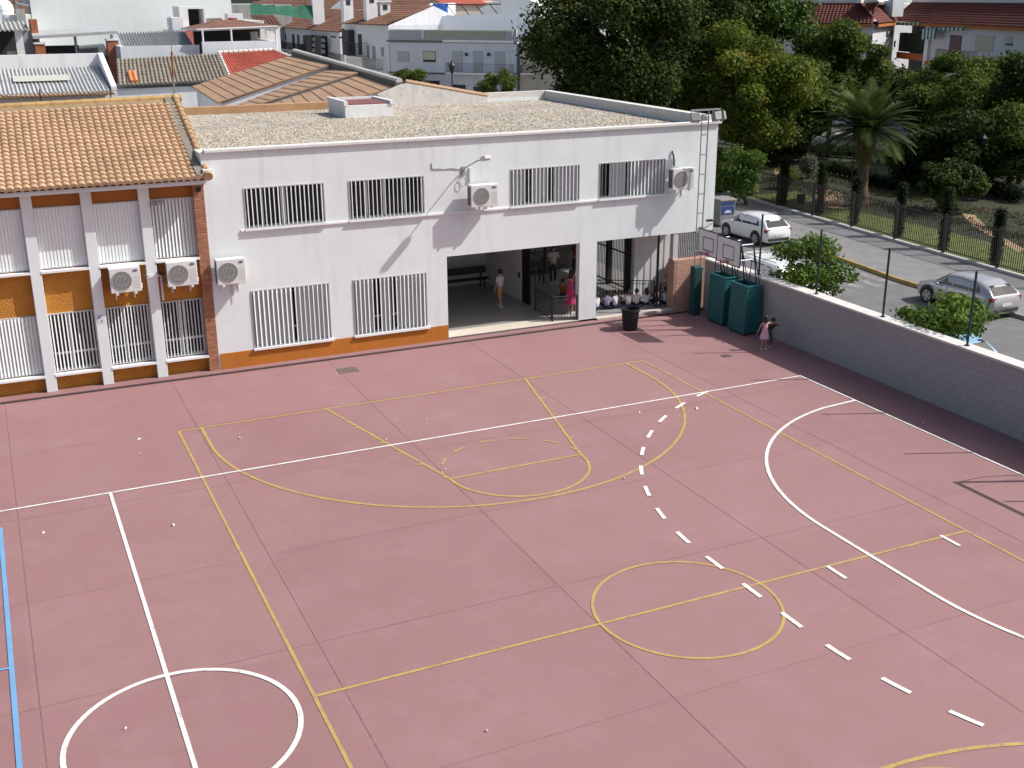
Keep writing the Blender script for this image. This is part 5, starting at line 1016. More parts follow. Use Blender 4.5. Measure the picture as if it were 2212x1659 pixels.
def balcony(P, Q, x0, y0, x1, y1, parent, dp=.9, mat=None, n=30, slab=True):
    P, Q = v2(P), v2(Q); d = (Q-P).normalized(); nn = Vector((d.y, -d.x, 0)); ym = (y0+y1)/2
    P2, Q2 = P+nn*dp, Q+nn*dp; a = gw(x0, ym, P2, Q2); b = gw(x1, ym, P2, Q2); zt = gw((x0+x1)/2, y0, P2, Q2).z; zb = gw((x0+x1)/2, y1, P2, Q2).z; ua, ub = (a-P2).dot(d), (b-P2).dot(d)
    q = MB(); A, B = P+d*ua, P+d*ub
    if slab: c = (A+B)/2+nn*dp/2; q.obox((c.x, c.y, zb-.08), d*(ub-ua)/2, nn*dp/2, (0, 0, .08)); q.build('balcony_slab', WHITE2, parent)
    q = MB(); pts = [A, A+nn*dp, B+nn*dp, B]
    for u, v in zip(pts, pts[1:]):
        L = (v-u).length; m_ = max(2, int(L/.14))
        for i in range(m_+1): w_ = u.lerp(v, i/m_); q.tube((w_.x, w_.y, zb), (w_.x, w_.y, zt), .014, 4)
        for z in (zt, zb+.06): q.tube((u.x, u.y, z), (v.x, v.y, z), .022, 4)
    return q.build('balcony_railing', mat or BLACKM, parent)
SHUT = M('roller_shutter', (.40, .41, .42), .7, .05, 4); SHUTB = M('beige_shutter', (.50, .47, .38), .7, .05, 4); DKW = M('dark_opening', (.03, .03, .032), .7, .3, 2); BAND = M('slate_band', (.10, .11, .12), .8, .1, 3); PLAS = M('grey_plaster', (.36, .36, .345), .95, .15, 1.2, streak=.2); BEI = M('beige_render', (.48, .445, .38), .9, .08, 1, streak=.15)
# ---- school annex with stepped tan roof
t = house('school_annex', (14, 55, 0), 'low annex with a stepped tan flat-tile roof right behind the school roofs', 'building')
RX = 17.2
def annex(far, near):
    """roof slab given its far and near ends as (x, y, z) pairs eave, ridge; courses run from end to end, each lapping the one below"""
    (fe, fr_), (ne, nr) = [[Vector(p) for p in e] for e in (far, near)]; n = 12; q = MB(); U = Vector((0, 0, 1))
    for k in range(n):
        a0, b0 = ne.lerp(nr, k/n)+U*.035, ne.lerp(nr, (k+1)/n)+U*.005; a1, b1 = fe.lerp(fr_, k/n)+U*.035, fe.lerp(fr_, (k+1)/n)+U*.005
        q.add([a0, b0, b1, a1, a0-U*.09, a1-U*.09, b0-U*.05, b1-U*.05], [(0, 1, 2, 3), (4, 0, 3, 5), (4, 6, 1, 0), (5, 3, 2, 7)])
    q.build('roof', TILE_OC, t)
    W = [Vector((p.x+dx, p.y+dy, z)) for p, dx, dy in ((ne, .2, .1), (nr, 0, .1), (fr_, 0, -.1), (fe, .2, -.1)) for z in (0, p.z-.06)]
    q = MB(); q.add(W, [(0, 2, 3, 1), (2, 4, 5, 3), (4, 6, 7, 5), (6, 0, 1, 7), (1, 3, 5, 7)]); q.build('wall', SHADEW, t)
R0, R1, R2, R3 = (RX, 68, 8.20), (RX, 60, 8.06), (RX, 55, 8.02), (RX, 49.8, 7.66)
annex(((11.4, 68, 6.65), R0), ((11.25, 60.02, 6.37), R1))
annex(((11.9, 59.98, 6.10), (RX, 59.98, 7.86)), ((11.30, 55.02, 6.40), (RX, 55.02, 7.96)))
annex(((11.34, 54.98, 6.22), (RX, 54.98, 7.80)), ((9.9, 49.8, 6.0), (RX, 49.8, 7.58)))
mb = MB(); mb.add([(17.25, 49.7, 0), (17.25, 68.1, 0), (17.25, 68.1, 8.42), (17.25, 49.7, 7.80), (17.55, 49.7, 0), (17.55, 68.1, 0), (17.55, 68.1, 8.42), (17.55, 49.7, 7.80)], [(0, 3, 2, 1), (4, 5, 6, 7), (3, 7, 6, 2), (0, 4, 7, 3)]); mb.build('gable_wall', M('mossy_band', (.17, .165, .13), .95, .25, 3), t)
mb = MB(); nn = 34
for k in range(nn): p = Vector((17.42, 49.7, 7.84)).lerp(Vector((17.42, 68.1, 8.46)), k/nn); q_ = Vector((17.42, 49.7, 7.84)).lerp(Vector((17.42, 68.1, 8.46)), (k+1.05)/nn); mb.tube(p, q_, .16, 8, .12)
mb.build('ridge_caps', M('white_cap_tile', (.62, .58, .54), .8, .1, 3), t)
# small red-topped shed roof and low walls standing beside the gravel roof
t = house('roof_hatch', (14.5, 46.4, 6.8), 'white box on the gravel roof with a dull red sunken top', 'roof box')
a, b, c, d = gz(722, 208, 7.45), gz(850, 195, 7.45), gz(858, 203, 7.45), gz(742, 216, 7.45)
mb = MB(); mb.box(13.5, 15.5, 45.2, 47.6, 6.8, 7.28); mb.build('wall', WHITE2, t); mb = MB(); mb.box(13.62, 15.3, 45.35, 47.45, 7.281, 7.33); mb.build('red_top', M('dull_red_sheet', (.20, .07, .07), .8, .15, 2), t)
mb = MB(); mb.box(13.45, 13.60, 45.15, 47.65, 7.281, 7.46); mb.box(13.601, 15.55, 47.5, 47.65, 7.281, 7.42); mb.box(15.4, 15.55, 45.15, 47.49, 7.281, 7.42); mb.each('rim', WHITE2, t)
mb = MB(); mb.box(6.4, 14.6, 49.25, 49.75, 6.60, 7.10); tag(mb.build('ochre_gutter', M('ochre_gutter', (.42, .25, .13), .9, .15, 2)), 'long ochre tile gutter along the back of the gravel roof', 'gutter')
t = house('gable_wall', (20, 49.9, 0), 'low weathered white gable wall sloping down behind the gravel roof', 'wall')
mb = MB(); mb.add([(16.2, 49.05, 6.80), (21.4, 49.05, 6.80), (21.4, 49.05, 7.05), (17.5, 49.05, 7.80), (16.2, 49.05, 7.35)]+[(16.2, 49.3, 6.80), (21.4, 49.3, 6.80), (21.4, 49.3, 7.05), (17.5, 49.3, 7.80), (16.2, 49.3, 7.35)], [(0, 1, 2, 3, 4), (9, 8, 7, 6, 5), (1, 6, 7, 2), (2, 7, 8, 3), (3, 8, 9, 4), (0, 4, 9, 5)]); mb.build('wall', M('peeling_white', (.62, .60, .57), .95, .12, 2, .2, 12, spots=.35, streak=.2), t)
mb = MB()
for k in range(14):
    f = k/14; p = Vector((17.5, 49.18, 7.83)).lerp(Vector((21.4, 49.18, 7.08)), f); q_ = Vector((17.5, 49.18, 7.83)).lerp(Vector((21.4, 49.18, 7.08)), f+1/13); mb.tube(p, q_, .13, 6, .15)
mb.build('cap_tiles', TILE_OC, t)
# ---- corrugated-roof house
t = house('corrugated_house', (0, 62, 0), 'white house with a large grey corrugated roof behind the tiled wing')
mb = MB(); mb.box(-16, 6.45, 60, 66, 0, 6.95); mb.add([(6.2, 60, 6.95), (6.45, 60, 6.95), (6.45, 64.6, 8.75), (6.2, 64.6, 8.75), (6.2, 64.6, 6.95), (6.45, 64.6, 6.95), (6.2, 60, 7.35), (6.45, 60, 7.35)], [(1, 5, 2, 7), (0, 6, 3, 4), (6, 7, 2, 3), (0, 1, 7, 6), (4, 3, 2, 5)]); mb.box(-16, 6.45, 64.61, 64.95, 6.951, 8.72); mb.build('wall', WHITE2, t)
patch_roof((-16, 59.8, 7.14), (6.15, 59.8, 7.14), (6.15, 64.6, 8.05), (-16, 64.6, 8.05), 120, 2, .045, .03, 4, 'wave').build('roof', SHEET, t)
mb = MB(); mb.add([(1.9, 61.7, 7.60), (4.5, 61.7, 7.60), (4.5, 62.8, 7.81), (1.9, 62.8, 7.81)], [(0, 1, 2, 3)]); mb.build('roof_patch', M('pale_sheet_patch', (.46, .46, .40), .85, .06, 3), t)
patch_roof((-16, 59.55, 6.98), (6.3, 59.55, 6.98), (6.3, 59.85, 7.06), (-16, 59.85, 7.06), 110, 1, .08, .03, 6).build('eave_tiles', TILE_OC, t)
# ---- old-tile house and red-tile house
t = house('old_tile_house', (9, 62, 0), 'low white house with rows of old grey and ochre barrel tiles')
mb = MB(); mb.box(6.9, 13.7, 69.7, 74.4, 0, 6.55); mb.build('wall', WHITE2, t)
patch_roof((7.55, 69.5, 6.68), (13.80, 69.5, 6.80), (14.2, 74.2, 8.08), (8.1, 74.2, 7.90), 27, 9, .11, .03, 6).build('roof', TILE_OLD, t)
mb = MB()
for x in (8.35, 8.60): mb.tube((x, 69.7, 6.90), (x+.12, 71.5, 7.36), .12, 8)
mb.build('new_tiles', M('bright_orange_tile', (.60, .22, .09), .85, .1, 4), t)
t = house('red_tile_house', (14, 62, 0), 'small house with a bright red tile roof and white ridge tiles')
mb = MB(); mb.box(13.85, 19.6, 69.8, 74.4, 0, 6.6); mb.build('wall', WHITE2, t)
patch_roof((13.85, 69.6, 6.80), (20.2, 69.6, 6.85), (17.7, 74.3, 8.20), (14.25, 74.3, 8.10), 30, 15, .07, .04, 6).build('roof', TILE_RED, t)
mb = MB()
def capline(a, b, n, r=.13):
    a, b = Vector(a), Vector(b)
    for k in range(n): mb.tube(a.lerp(b, k/n), a.lerp(b, (k+.85)/n), r, 6, r*.8)
capline((14.25, 74.3, 8.20), (17.7, 74.3, 8.30), 11); capline((17.7, 74.3, 8.30), (20.2, 69.6, 6.98), 15); capline((13.9, 69.6, 6.92), (14.25, 74.3, 8.2), 12)
mb.build('ridge_tile', M('whitewashed_ridge', (.64, .60, .56), .85, .08, 4), t)
# ---- terrace house with canopy
t = house('terrace_house', (13, 78, 0), 'house with a white roof-terrace parapet and brown tiled canopy on thin posts')
P1, P2, P3 = gy(259, 98, 76), gy(430, 92, 76), gy(598, 85.5, 74.5)
mb = MB(); mb.box(P1.x, P2.x, 76, 76.25, 0, 8.62); mb.box(P2.x-.01, P3.x, 74.9, 75.15, 0, 8.83); mb.box(P1.x, P1.x+.25, 76.251, 84, 0, 8.62); mb.box(P3.x-.25, P3.x, 75.151, 84, 0, 8.83); mb.each('parapet', SHADEW, t)
mb = MB(); mb.box(P1.x+.26, P3.x-.26, 76.26, 90, 0, 7.75); mb.build('wall', WHITE2, t)
E1, E2, E3 = gy(425, 63, 75.6), gy(600, 55.5, 75.0), gy(392, 53, 80)
K1, K2 = gy(470, 43, 79), gy(520, 43, 79.5)
mb = MB(); e4 = Vector((E2.x+.3, 82, E2.z)); E3.z = E1.z
mb.add([E1, E2, K2, K1, E3, e4], [(0, 1, 2, 3), (0, 3, 4), (1, 5, 2), (4, 3, 2, 5)]); mb.build('canopy_roof', TILE_BR, t)
mb = MB(); z = E1.z
for u, v in ((E1, E2), (E1, E3), (E2, e4)): mb.tube(u-Vector((0, 0, .06)), v-Vector((0, 0, .06)), .08, 6)
mb.build('canopy_gutter', M('gutter_pale', (.55, .55, .54), .7, .08, 3), t)
mb = MB()
for px in (437, 499, 596): p = gy(px, 70, 75.3); mb.tube((p.x, 75.3, 7.7), (p.x, 75.3, E1.z-.05), .06, 8)
mb.each('post', WHITE2, t)
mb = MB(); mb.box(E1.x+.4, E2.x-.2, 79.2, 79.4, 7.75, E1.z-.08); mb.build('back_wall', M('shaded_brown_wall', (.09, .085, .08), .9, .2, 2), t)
for a, b in ((541, 556), (575, 590)): p, q_ = gy(a, 70, 78.6), gy(b, 70, 78.6); mb = MB(); mb.box(p.x, q_.x, 78.6, 78.8, 7.75, 9.3); mb.build('pillar', WHITE2, t)
c1_, c2_ = gy(254, 72, 80.5), gy(397, 66, 80.5)
patch_roof((P1.x+.3, 76.6, 8.35), (P2.x-.2, 76.6, 8.45), (c2_.x, 80.5, c2_.z), (c1_.x, 80.5, c1_.z), 24, 5, .08, .02, 4, 'wave').build('lean_to_roof', SHEET, t)
mb = MB(); p = gy(372, 45, 80.8); q_ = gy(395, 45, 80.8); mb.box(p.x, q_.x, 80.8, 83, 7.7, 10.2); mb.build('stair_box', SHADEW, t)
# ---- upper house with red brick parapet
t = house('brick_parapet_house', (15, 88, 0), 'white rooftop room with dark opening above a red brick parapet')
p, q_ = gy(380, 20, 90), gy(520, 20, 90); mb = MB(); mb.box(p.x, q_.x+.3, 90.3, 97, 0, 9.15); a, b = gy(386, 30, 92), gy(424, 30, 92); mb.build('wall', WHITE2, t)
a, b, c, d = gy(386, 14, 92), gy(405, 14, 92), gy(439, 14, 92), gy(443, 14, 92); zt = a.z
mb = MB(); mb.box(a.x, b.x, 92, 95, 9.151, zt); mb.box(c.x, d.x, 92, 95, 9.151, zt); mb.box(b.x, c.x, 94.5, 95, 9.151, zt); mb.box(b.x, c.x, 92, 94.49, zt-.18, zt); mb.each('rooftop_room', WHITE2, t)
mb = MB(); mb.box(b.x, c.x, 94.3, 94.49, 9.151, zt-.19); mb.build('opening', DKW, t)
p, q_ = gy(383, 42, 90), gy(511, 38, 90); zz = p.z; mb = MB(); mb.box(p.x, q_.x, 89.8, 90.1, 8.0, 9.15); mb.box(p.x, p.x+.35, 89.79, 92, 9.151, 9.95); mb.box(q_.x-.35, q_.x, 89.79, 92, 9.151, 10.0); mb.each('brick_parapet', M('dark_red_brick', (.34, .10, .07), .9, .25, 8), t)
a, b = gy(447, 42, 91.5), gy(490, 40, 91.5); patch_roof((a.x, 91.2, 9.3), (b.x, 91.2, 9.3), (b.x, 93.4, 9.9), (a.x, 93.4, 9.9), 11, 3, .09, .02, 6).build('small_tile_roof', TILE_OLD, t)
mb = MB(); mb.box(b.x+.05, b.x+1.2, 91.3, 92.5, 9.151, 10.3); mb.build('white_block', SHADEW, t)
# ---- tall blank white wall block
t = house('blank_wall_block', (12, 105, 0), 'tall blank white windowless block filling the upper left background', 'building')
a, b = gy(68, 30, 98), gy(501, 30, 98); mb = MB(); mb.box(a.x, b.x, 98, 112, 0, 17); mb.build('wall', M('bright_white_block', (.70, .74, .73), .9, .03, .5, streak=.06), t)
mb = MB(); mb.box(a.x-.1, b.x+.1, 97.9, 112.1, 17.001, 17.2); mb.build('coping', COPE, t)
# ---- canopy and rooftop clutter at left
t = house('sheet_canopy', (6, 79, 0), 'long thin grey sheet canopy above a dark rooftop terrace')
a, b = gy(70, 78, 79), gy(252, 67, 79); mb = MB(); mb.obox(((a.x+b.x)/2, 79.8, (a.z+b.z)/2+.05), ((b.x-a.x)/2, 0, (b.z-a.z)/2), (0, 1.2, .12), (0, 0, .09)); mb.build('roof', SHEET, t)
mb = MB()
for x in (a.x+.3, (a.x+b.x)/2, b.x-.3): mb.box(x-.08, x+.08, 79.4, 79.56, 6.5, a.z)
mb.each('post', STEEL, t); c, d = gy(97, 100, 80.3), gy(170, 97, 80.3); mb = MB(); mb.box(c.x, d.x, 80.4, 80.5, 6.3, 8.6); mb.build('shade_net', M('dark_net', (.05, .055, .055), .9, .2, 3), t)
c, d = gy(172, 100, 80.3), gy(232, 97, 80.3); patch_roof((c.x, 80.3, 8.0), (d.x, 80.3, 8.1), (d.x, 82.3, 8.6), (c.x, 82.3, 8.5), 18, 2, .06, .03, 4, 'wave').build('lean_to_roof', SHEET, t)
for a_, b_, y_ in ((76, 98, 103), (232, 256, 95)): p, q_ = gy(a_, y_, 78.5), gy(b_, y_, 78.5); mb = MB(); mb.box(p.x, q_.x, 78.5, 79.3, 0, p.z+.2); mb.build('brick_pier', FARBRICK, t); mb = MB(); mb.box(p.x-.05, q_.x+.05, 78.45, 79.35, p.z+.201, p.z+.3); mb.build('pier_cap', WHITE2, t)
mb = MB(); mb.box(3.6, 9.3, 80.6, 90, 0, 7.9); mb.build('wall', PLAS, t)
mb = MB(); p, q_ = gy(98, 124, 78.9), gy(234, 118, 78.9); mb.box(p.x, q_.x, 78.9, 79.1, 6.9, 7.9); mb.build('maroon_parapet', M('maroon_paint', (.20, .06, .07), .9, .15, 3), t)
t = house('dark_terrace_house', (0, 80, 0), 'house at the left edge with a black open terrace under a corrugated roof')
a, b = gy(0, 100, 80), gy(74, 100, 80); mb = MB(); mb.box(-12, b.x-.9, 83.6, 83.8, 0, 9.6); mb.build('back_wall', DKW, t); mb = MB(); mb.box(-12, b.x, 80.01, 92, 0, 7.95); mb.build('wall', PLAS, t)
patch_roof((-12, 79.6, 9.55), (b.x-.2, 79.6, 9.6), (b.x-.2, 83.5, 10.05), (-12, 83.5, 10.0), 60, 2, .06, .03, 4, 'wave').build('roof', M('pale_sheet', (.40, .40, .37), .85, .15, 2), t)
p, q_ = gy(52, 90, 79.9), gy(72, 90, 79.9); mb = MB(); mb.box(p.x, q_.x, 79.9, 80.5, 7.9, 9.55); mb.build('pillar', PLAS, t)
mb = MB(); mb.box(b.x-.05, b.x+.35, 79.8, 82, 7.9, 10.2); mb.build('brick_pier', FARBRICK, t); mb = MB(); mb.box(-12, b.x+.1, 79.7, 79.99, 7.7, 7.95); mb.build('terrace_edge', WHITE2, t)
mb = MB(); p, q_ = gy(15, 112, 80.5), gy(34, 112, 80.5); mb.box(p.x, q_.x, 80.5, 81, 7.951, 8.3); mb.build('crate', BEI, t)
t = house('white_annex_house', (0, 92, 0), 'white house at the far upper left with a brown tile coping')
a, b = gy(0, 30, 93), gy(66, 30, 93); mb = MB(); mb.box(-14, b.x, 93, 100, 0, 10.35); mb.build('wall', WHITE2, t); mb = MB(); mb.box(-14, b.x, 96, 100, 10.351, 10.9); mb.build('upper_wall', TILE_BR, t)
mb = MB(); mb.sphere((a.x+.2, 94, 10.7), .8, 12, 8); mb.build('water_tank', WHITE2, t); p = gy(35, 32, 92.5); mb = MB(); mb.box(p.x, p.x+.6, 92.3, 92.99, 9.3, p.z+.4); mb.build('chimney', PLAS, t)
mb = MB(); mb.tube((p.x+.1, 92.6, p.z+.4), (p.x+.1, 92.6, p.z+1.2), .04, 6); mb.tube((p.x+.1, 92.6, p.z+.8), (p.x+.9, 92.6, p.z+.6), .05, 6); mb.build('cowl', STEEL, t)
# antenna mast
b_ = gy(376, 203, 59.4); p1 = gy(375, 175, 59.5); p2 = gy(367, 35, 59.5); t = thing('antenna_mast', (b_.x, 59.5, 0), 'tall thin rusty antenna mast rising in front of the old-tile house', 'antenna')
mb = MB(); mb.tube((b_.x, 59.5, 5.5), p1, .045, 6); mb.tube(p1, gy(371, 110, 59.5), .035, 6, .03); mb.build('pole', STEEL, t)
mb = MB(); mb.tube(gy(371.2, 112, 59.45), gy(374, 165, 59.45), .055, 6); mb.build('rust_section', M('rusty_pole', (.34, .14, .06), .9, .3, 9), t); mb = MB(); mb.tube(gy(371, 110, 59.5), p2, .022, 6); mb.build('tip', STEEL, t)
def cable(pts, lab): mb = MB(); mb.path(pts, .012, 4); tag(mb.build('overhead_cable', BLACKM), lab, 'cable')
cable([Vector((-4, 41, 8.9)), Vector((-1.5, 41, 8.62)), gy(87, 211, 41.0), gy(160, 206, 45), gy(255, 195, 52), gy(375, 186, 59.3)], 'thin black cable from the roof ridge post to the antenna mast')
for px, py in ((238, 198), (87, 207)): p = gy(px, py, 41.0); mb = MB(); mb.tube((p.x, 41, RZ), (p.x, 41, RZ+.45), .02, 6); tag(mb.build('ridge_post', BLACKM), 'short cable post on the wing ridge, %s' % ('right-hand one' if px > 200 else 'left-hand one near the left edge'), 'post')
# ---- street rows
def row_wall(name, P, Q, z, dpt, mat, label, roof=None, rz=2.2, z0=0):
    t = house(name, (P[0], P[1], 0), label); q = MB(); q.seg(P, Q, z0, z, dpt); q.build('wall', mat, t)
    P, Q = v2(P), v2(Q); d = (Q-P).normalized(); n = Vector((d.y, -d.x, 0))
    if roof:
        a, b = P+n*.35, Q+n*.35; c, e = Q-n*dpt*.55, P-n*dpt*.55; L = (b-a).length
        patch_roof((a.x, a.y, z+.02), (b.x, b.y, z+.02), (c.x, c.y, z+rz), (e.x, e.y, z+rz), max(8, int(L/.45)), 10, .10, .05, 4).build('roof', roof, t)
        q = MB(); q.add([(c.x, c.y, z+rz), (e.x, e.y, z+rz), tuple(P-n*dpt+Vector((0, 0, z))), tuple(Q-n*dpt+Vector((0, 0, z)))], [(0, 1, 2, 3)]); q.add([tuple(P+Vector((0, 0, z))), (e.x, e.y, z+rz), tuple(P-n*dpt+Vector((0, 0, z)))], [(0, 1, 2)]); q.add([tuple(Q+Vector((0, 0, z))), (c.x, c.y, z+rz), tuple(Q-n*dpt+Vector((0, 0, z)))], [(0, 2, 1)]); q.build('roof_back', WHITE2, t)
    return t
A1, A2, A3 = (41.2, 171), (41.0, 152), (40.7, 137.0)
t = row_wall('row_house', A1, A2, 7.5, 10, WGREY, 'far end of the white street row with dark doors and a long balcony', TILE_BR, 2.4)
for a in ((600, 66, 604, 84), (614, 72, 618, 86), (632, 74, 637, 108), (643, 75, 647, 108)): feat(A1, A2, *a, DKW, 'door', t)
balcony(A1, A2, 600, 92, 655, 108, t, .7)
t = row_wall('row_house', A2, A3, 7.5, 10, WGREY, 'middle of the white street row with two black enclosed balconies', TILE_BR, 2.4)
for a in ((656, 77, 661, 112), (667, 79, 670, 95), (715, 78, 726, 81), (733, 79, 744, 83)): feat(A2, A3, *a, DKW, 'door', t)
for x0, y0, x1, y1 in ((673, 76, 687, 118), (692, 78, 708, 121)):
    o = feat(A2, A3, x0, y0, x1, y1, BLACKM, 'enclosed_balcony', t, .8, -.02)
    for k in (0, 1, 2): feat((A2[0]-.83, A2[1]), (A3[0]-.83, A3[1]), x0+2, y0+5+k*12, x1-6, y0+13+k*12, M('balcony_pane', (.22, .22, .23), .4, .2, 5), 'pane', t, .02, -.02)
balcony(A2, A3, 710, 116, 744, 133, t, .7); balcony(A2, A3, 650, 97, 672, 112, t, .6)
B1, B2, B3 = (38.8, 128.5), (39.6, 124), (40.4, 118.2)
t = row_wall('corner_house', B1, B3, 8.65, 10, M('corner_house_wash', (.60, .62, .64), .9, .06, .8, streak=.1), 'taller white corner house with black balcony where the street row meets', TILE_BR, 1.9)
balcony(B1, B3, 747, 92, 779, 122, t, .9); feat(B1, B3, 778-3.5, 74, 779+3, 118, DKW, 'door', t); feat(B1, B3, 753, 65, 767, 118, M('planted_balcony', (.04, .045, .045), .8, .5, 8), 'balcony_plants', t, .8, .1)
for a in ((793, 98, 798, 125), (805, 100, 811, 128), (824, 102, 829, 122)): feat(B1, B3, *a, M('blue_grey_shutter', (.22, .24, .28), .7, .08, 3), 'shutter', t)
balcony(B1, B3, 783, 128, 812, 150, t, .8)
for (px, py, y, wd, h, lb) in ((689, 37, 150, 2.0, 3.4, 'tall slim white chimney with cap, leftmost over the street row'), (754, 43, 131, 1.5, 2.4, 'white chimney with a pointed top over the street row'), (805, 46, 124, 1.7, 2.7, 'white chimney with a tiled crown above the corner house'), (833, 38, 124, 1.5, 1.6, 'small white dovecote-like chimney with dark opening on the corner roof')):
    p = gy(px, py, y); t = thing('chimney', (p.x, y, p.z-.6), lb, 'chimney', 'white chimneys over the street row'); mb = MB(); mb.box(p.x-wd/2*.75, p.x+wd/2*.75, y, y+1.1, p.z-.9, p.z+h); mb.build('stack', WHITE2, t)
    mb = MB(); mb.box(p.x-wd/2*.95, p.x+wd/2*.95, y-.12, y+1.22, p.z+h, p.z+h+.18); mb.build('cap', WHITE2, t); mb = MB(); mb.box(p.x-.25, p.x+.25, y-.03, y-.001, p.z+h-.8, p.z+h-.25); mb.build('vent', DKW, t)
# roofs seen beyond the row
def back_house(x0, x1, y0, y1, z, roof, lab, rz=1.6, wm=None, name='house'):
    t = house(name, ((x0+x1)/2, y0, 0), lab); mb = MB(); mb.box(x0, x1, y0, y1, 0, z); mb.build('wall', wm or WHITE2, t)
    if roof is not None:
        patch_roof((x0-.2, y0-.3, z), (x1+.2, y0-.3, z), (x1+.2, (y0+y1)/2, z+rz), (x0-.2, (y0+y1)/2, z+rz), max(6, int((x1-x0)/.6)), 8, .10, .05, 4).build('roof', roof, t)
        mb = MB(); mb.add([(x0, y0, z), (x0, (y0+y1)/2, z+rz), (x0, y1, z), (x1, y0, z), (x1, (y0+y1)/2, z+rz), (x1, y1, z)], [(0, 1, 2), (3, 5, 4), (1, 4, 5, 2)]); mb.build('gable', wm or WHITE2, t)
    return t
p, q_ = gy(512, 40, 120), gy(560, 40, 120)
back_house(p.x, q_.x, 118, 128, 9.3, None, 'rough pale cottage with small dark door left of the street row', wm=M('rough_pale_wall', (.60, .58, .52), .95, .15, 2, streak=.2))
p, q_ = gy(560, 40, 132), gy(584, 40, 132); t = back_house(p.x-1, q_.x, 128, 134, 8.6, TILE_BR, 'tiny white cottage beside the green netting', 1.0); feat((p.x-1, 128), (q_.x, 128), 565, 44, 570, 64, DKW, 'door', t)
p = gy(610, 30, 150); mb = MB()
for k in range(6): mb.add([(p.x-4+k*1.6, 150, 9.2+.3*math.sin(k)), (p.x-2.4+k*1.6, 150, 9.2+.3*math.sin(k+1)), (p.x-2.4+k*1.6, 150.4, 10.6+.2*math.cos(k)), (p.x-4+k*1.6, 150.4, 10.6+.2*math.cos(k+1))], [(0, 1, 2, 3)])
tag(mb.build('green_netting', M('green_net', (.03, .15, .09), .8, .25, 1)), 'bright green netting stretched over a far backyard', 'netting')
rr = random.Random(12)
SPEC = [(505, 10, 165, 16, 9.6, None, 'grey flat-roofed building at the top behind the rough cottage', PLAS), (585, 8, 190, 16, 10.3, None, 'pale blue-grey block behind the green netting', M('pale_blue_wall', (.40, .50, .53), .9, .05, 1)), (655, 14, 175, 12, 9.6, TILE_BR, 'white house with brown roof behind the tall slim chimney', None),
        (720, 6, 200, 22, 9.9, TILE_BR, 'far white house with brown tiles, top centre left', None), (800, 4, 210, 16, 10.6, None, 'far white block, top centre', None), (868, 14, 160, 14, 9.9, TILE_BR, 'far house with pale gable beyond the corner roof', None),
        (965, 10, 170, 14, 10.2, TILE_RED, 'far house with faded red roof above the blue tank', BEI), (1025, 6, 185, 18, 10.5, None, 'green-grey far block behind the terrace frame', M('green_grey_wall', (.30, .38, .36), .9, .06, 1)), (1190, 18, 140, 10, 9.9, TILE_RED, 'house with pink-red roof just left of the huge tree', None), (1150, 2, 200, 26, 10.8, None, 'long far white block at the top right of centre', None), (20, 2, 130, 20, 11.0, TILE_BR, 'far brown-roofed house beyond the upper left corner', None)]
for px, py, y, wd, z, roof, lab, wm in SPEC:
    p = gy(px, py, y); back_house(p.x-wd/2, p.x+wd/2, y, y+12, z if roof is not None else p.z, roof, lab, 1.3, wm)
rr = random.Random(3)
for i in range(26):                            # rest of the town towards the horizon
    a = -.15+i*.052; R_ = 230+rr.uniform(0, 90)*(1+(i % 3)); x, y = R_*math.sin(a), R_*math.cos(a); wd = rr.uniform(14, 24); z = rr.uniform(6.5, 9.5)
    t = house('town_house', (x, y, 0), 'far town house, number %d from the left, near the horizon' % (i+1), 'house', 'far town houses near the horizon'); mb = MB(); mb.box(x-wd/2, x+wd/2, y, y+12, 0, z); mb.build('wall', WHITE2, t)
    mb = MB(); mb.add([(x-wd/2-.3, y-.3, z), (x+wd/2+.3, y-.3, z), (x+wd/2+.3, y+6, z+2), (x-wd/2-.3, y+6, z+2), (x+wd/2+.3, y+12.3, z), (x-wd/2-.3, y+12.3, z)], [(0, 1, 2, 3), (3, 2, 4, 5)]); mb.build('roof', [TILE_BR, TILE_OC, TILE_RED][i % 3], t)
# ---- long white house with balcony
L1, L2 = (40.45, 118.0), (50.0, 107.2)
t = house('long_white_house', (45, 112, 0), 'long bluish-white house with shuttered windows, three balcony doors and tiled parapet')
mb = MB(); mb.seg(L1, L2, 0, 6.95, 9); mb.build('wall', M('bluish_house_wash', (.58, .61, .67), .9, .05, .8, streak=.1), t)
mb = MB(); mb.seg(L1, L2, 6.951, 8.15, .25); mb.build('parapet', M('tiled_parapet', (.36, .38, .40), .8, .10, 4), t)
mb = MB(); mb.seg(L1, L2, 8.151, 8.28, .35, .05); mb.build('parapet_coping', M('lime_coping', (.55, .56, .48), .9, .1, 2), t)
feat(L1, L2, 914, 67, 1090, 82, M('vent_blocks', (.34, .33, .27), .9, .35, 9), 'vent_block_panel', t, .06, 0); feat(L1, L2, 912, 63, 916, 83, WHITE2, 'parapet_post', t, .12, 0); feat(L1, L2, 1107, 66, 1110, 76, WHITE2, 'parapet_post', t, .12, 0)
feat(L1, L2, 836, 87.5, 957, 90.5, BAND, 'cornice', t, .15, 0); feat(L1, L2, 957, 87, 1109, 91.5, WHITE2, 'cornice', t, .18, 0); feat(L1, L2, 838, 156, 962, 159, BAND, 'string_course', t, .10, 0); feat(L1, L2, 1098, 158, 1110, 161, BAND, 'string_course', t, .10, 0)
for i, a in enumerate(((858, 110, 884, 134), (914, 110, 941, 134))): w_ = feat(L1, L2, *a, SHUT if i == 0 else DKW, 'window', t, .03); feat(L1, L2, a[0]+1, a[1]+1, a[2]-1, a[3]-(1 if i == 0 else 5), SHUT if i == 0 else SHUTB, 'shutter', t, .07, .031)
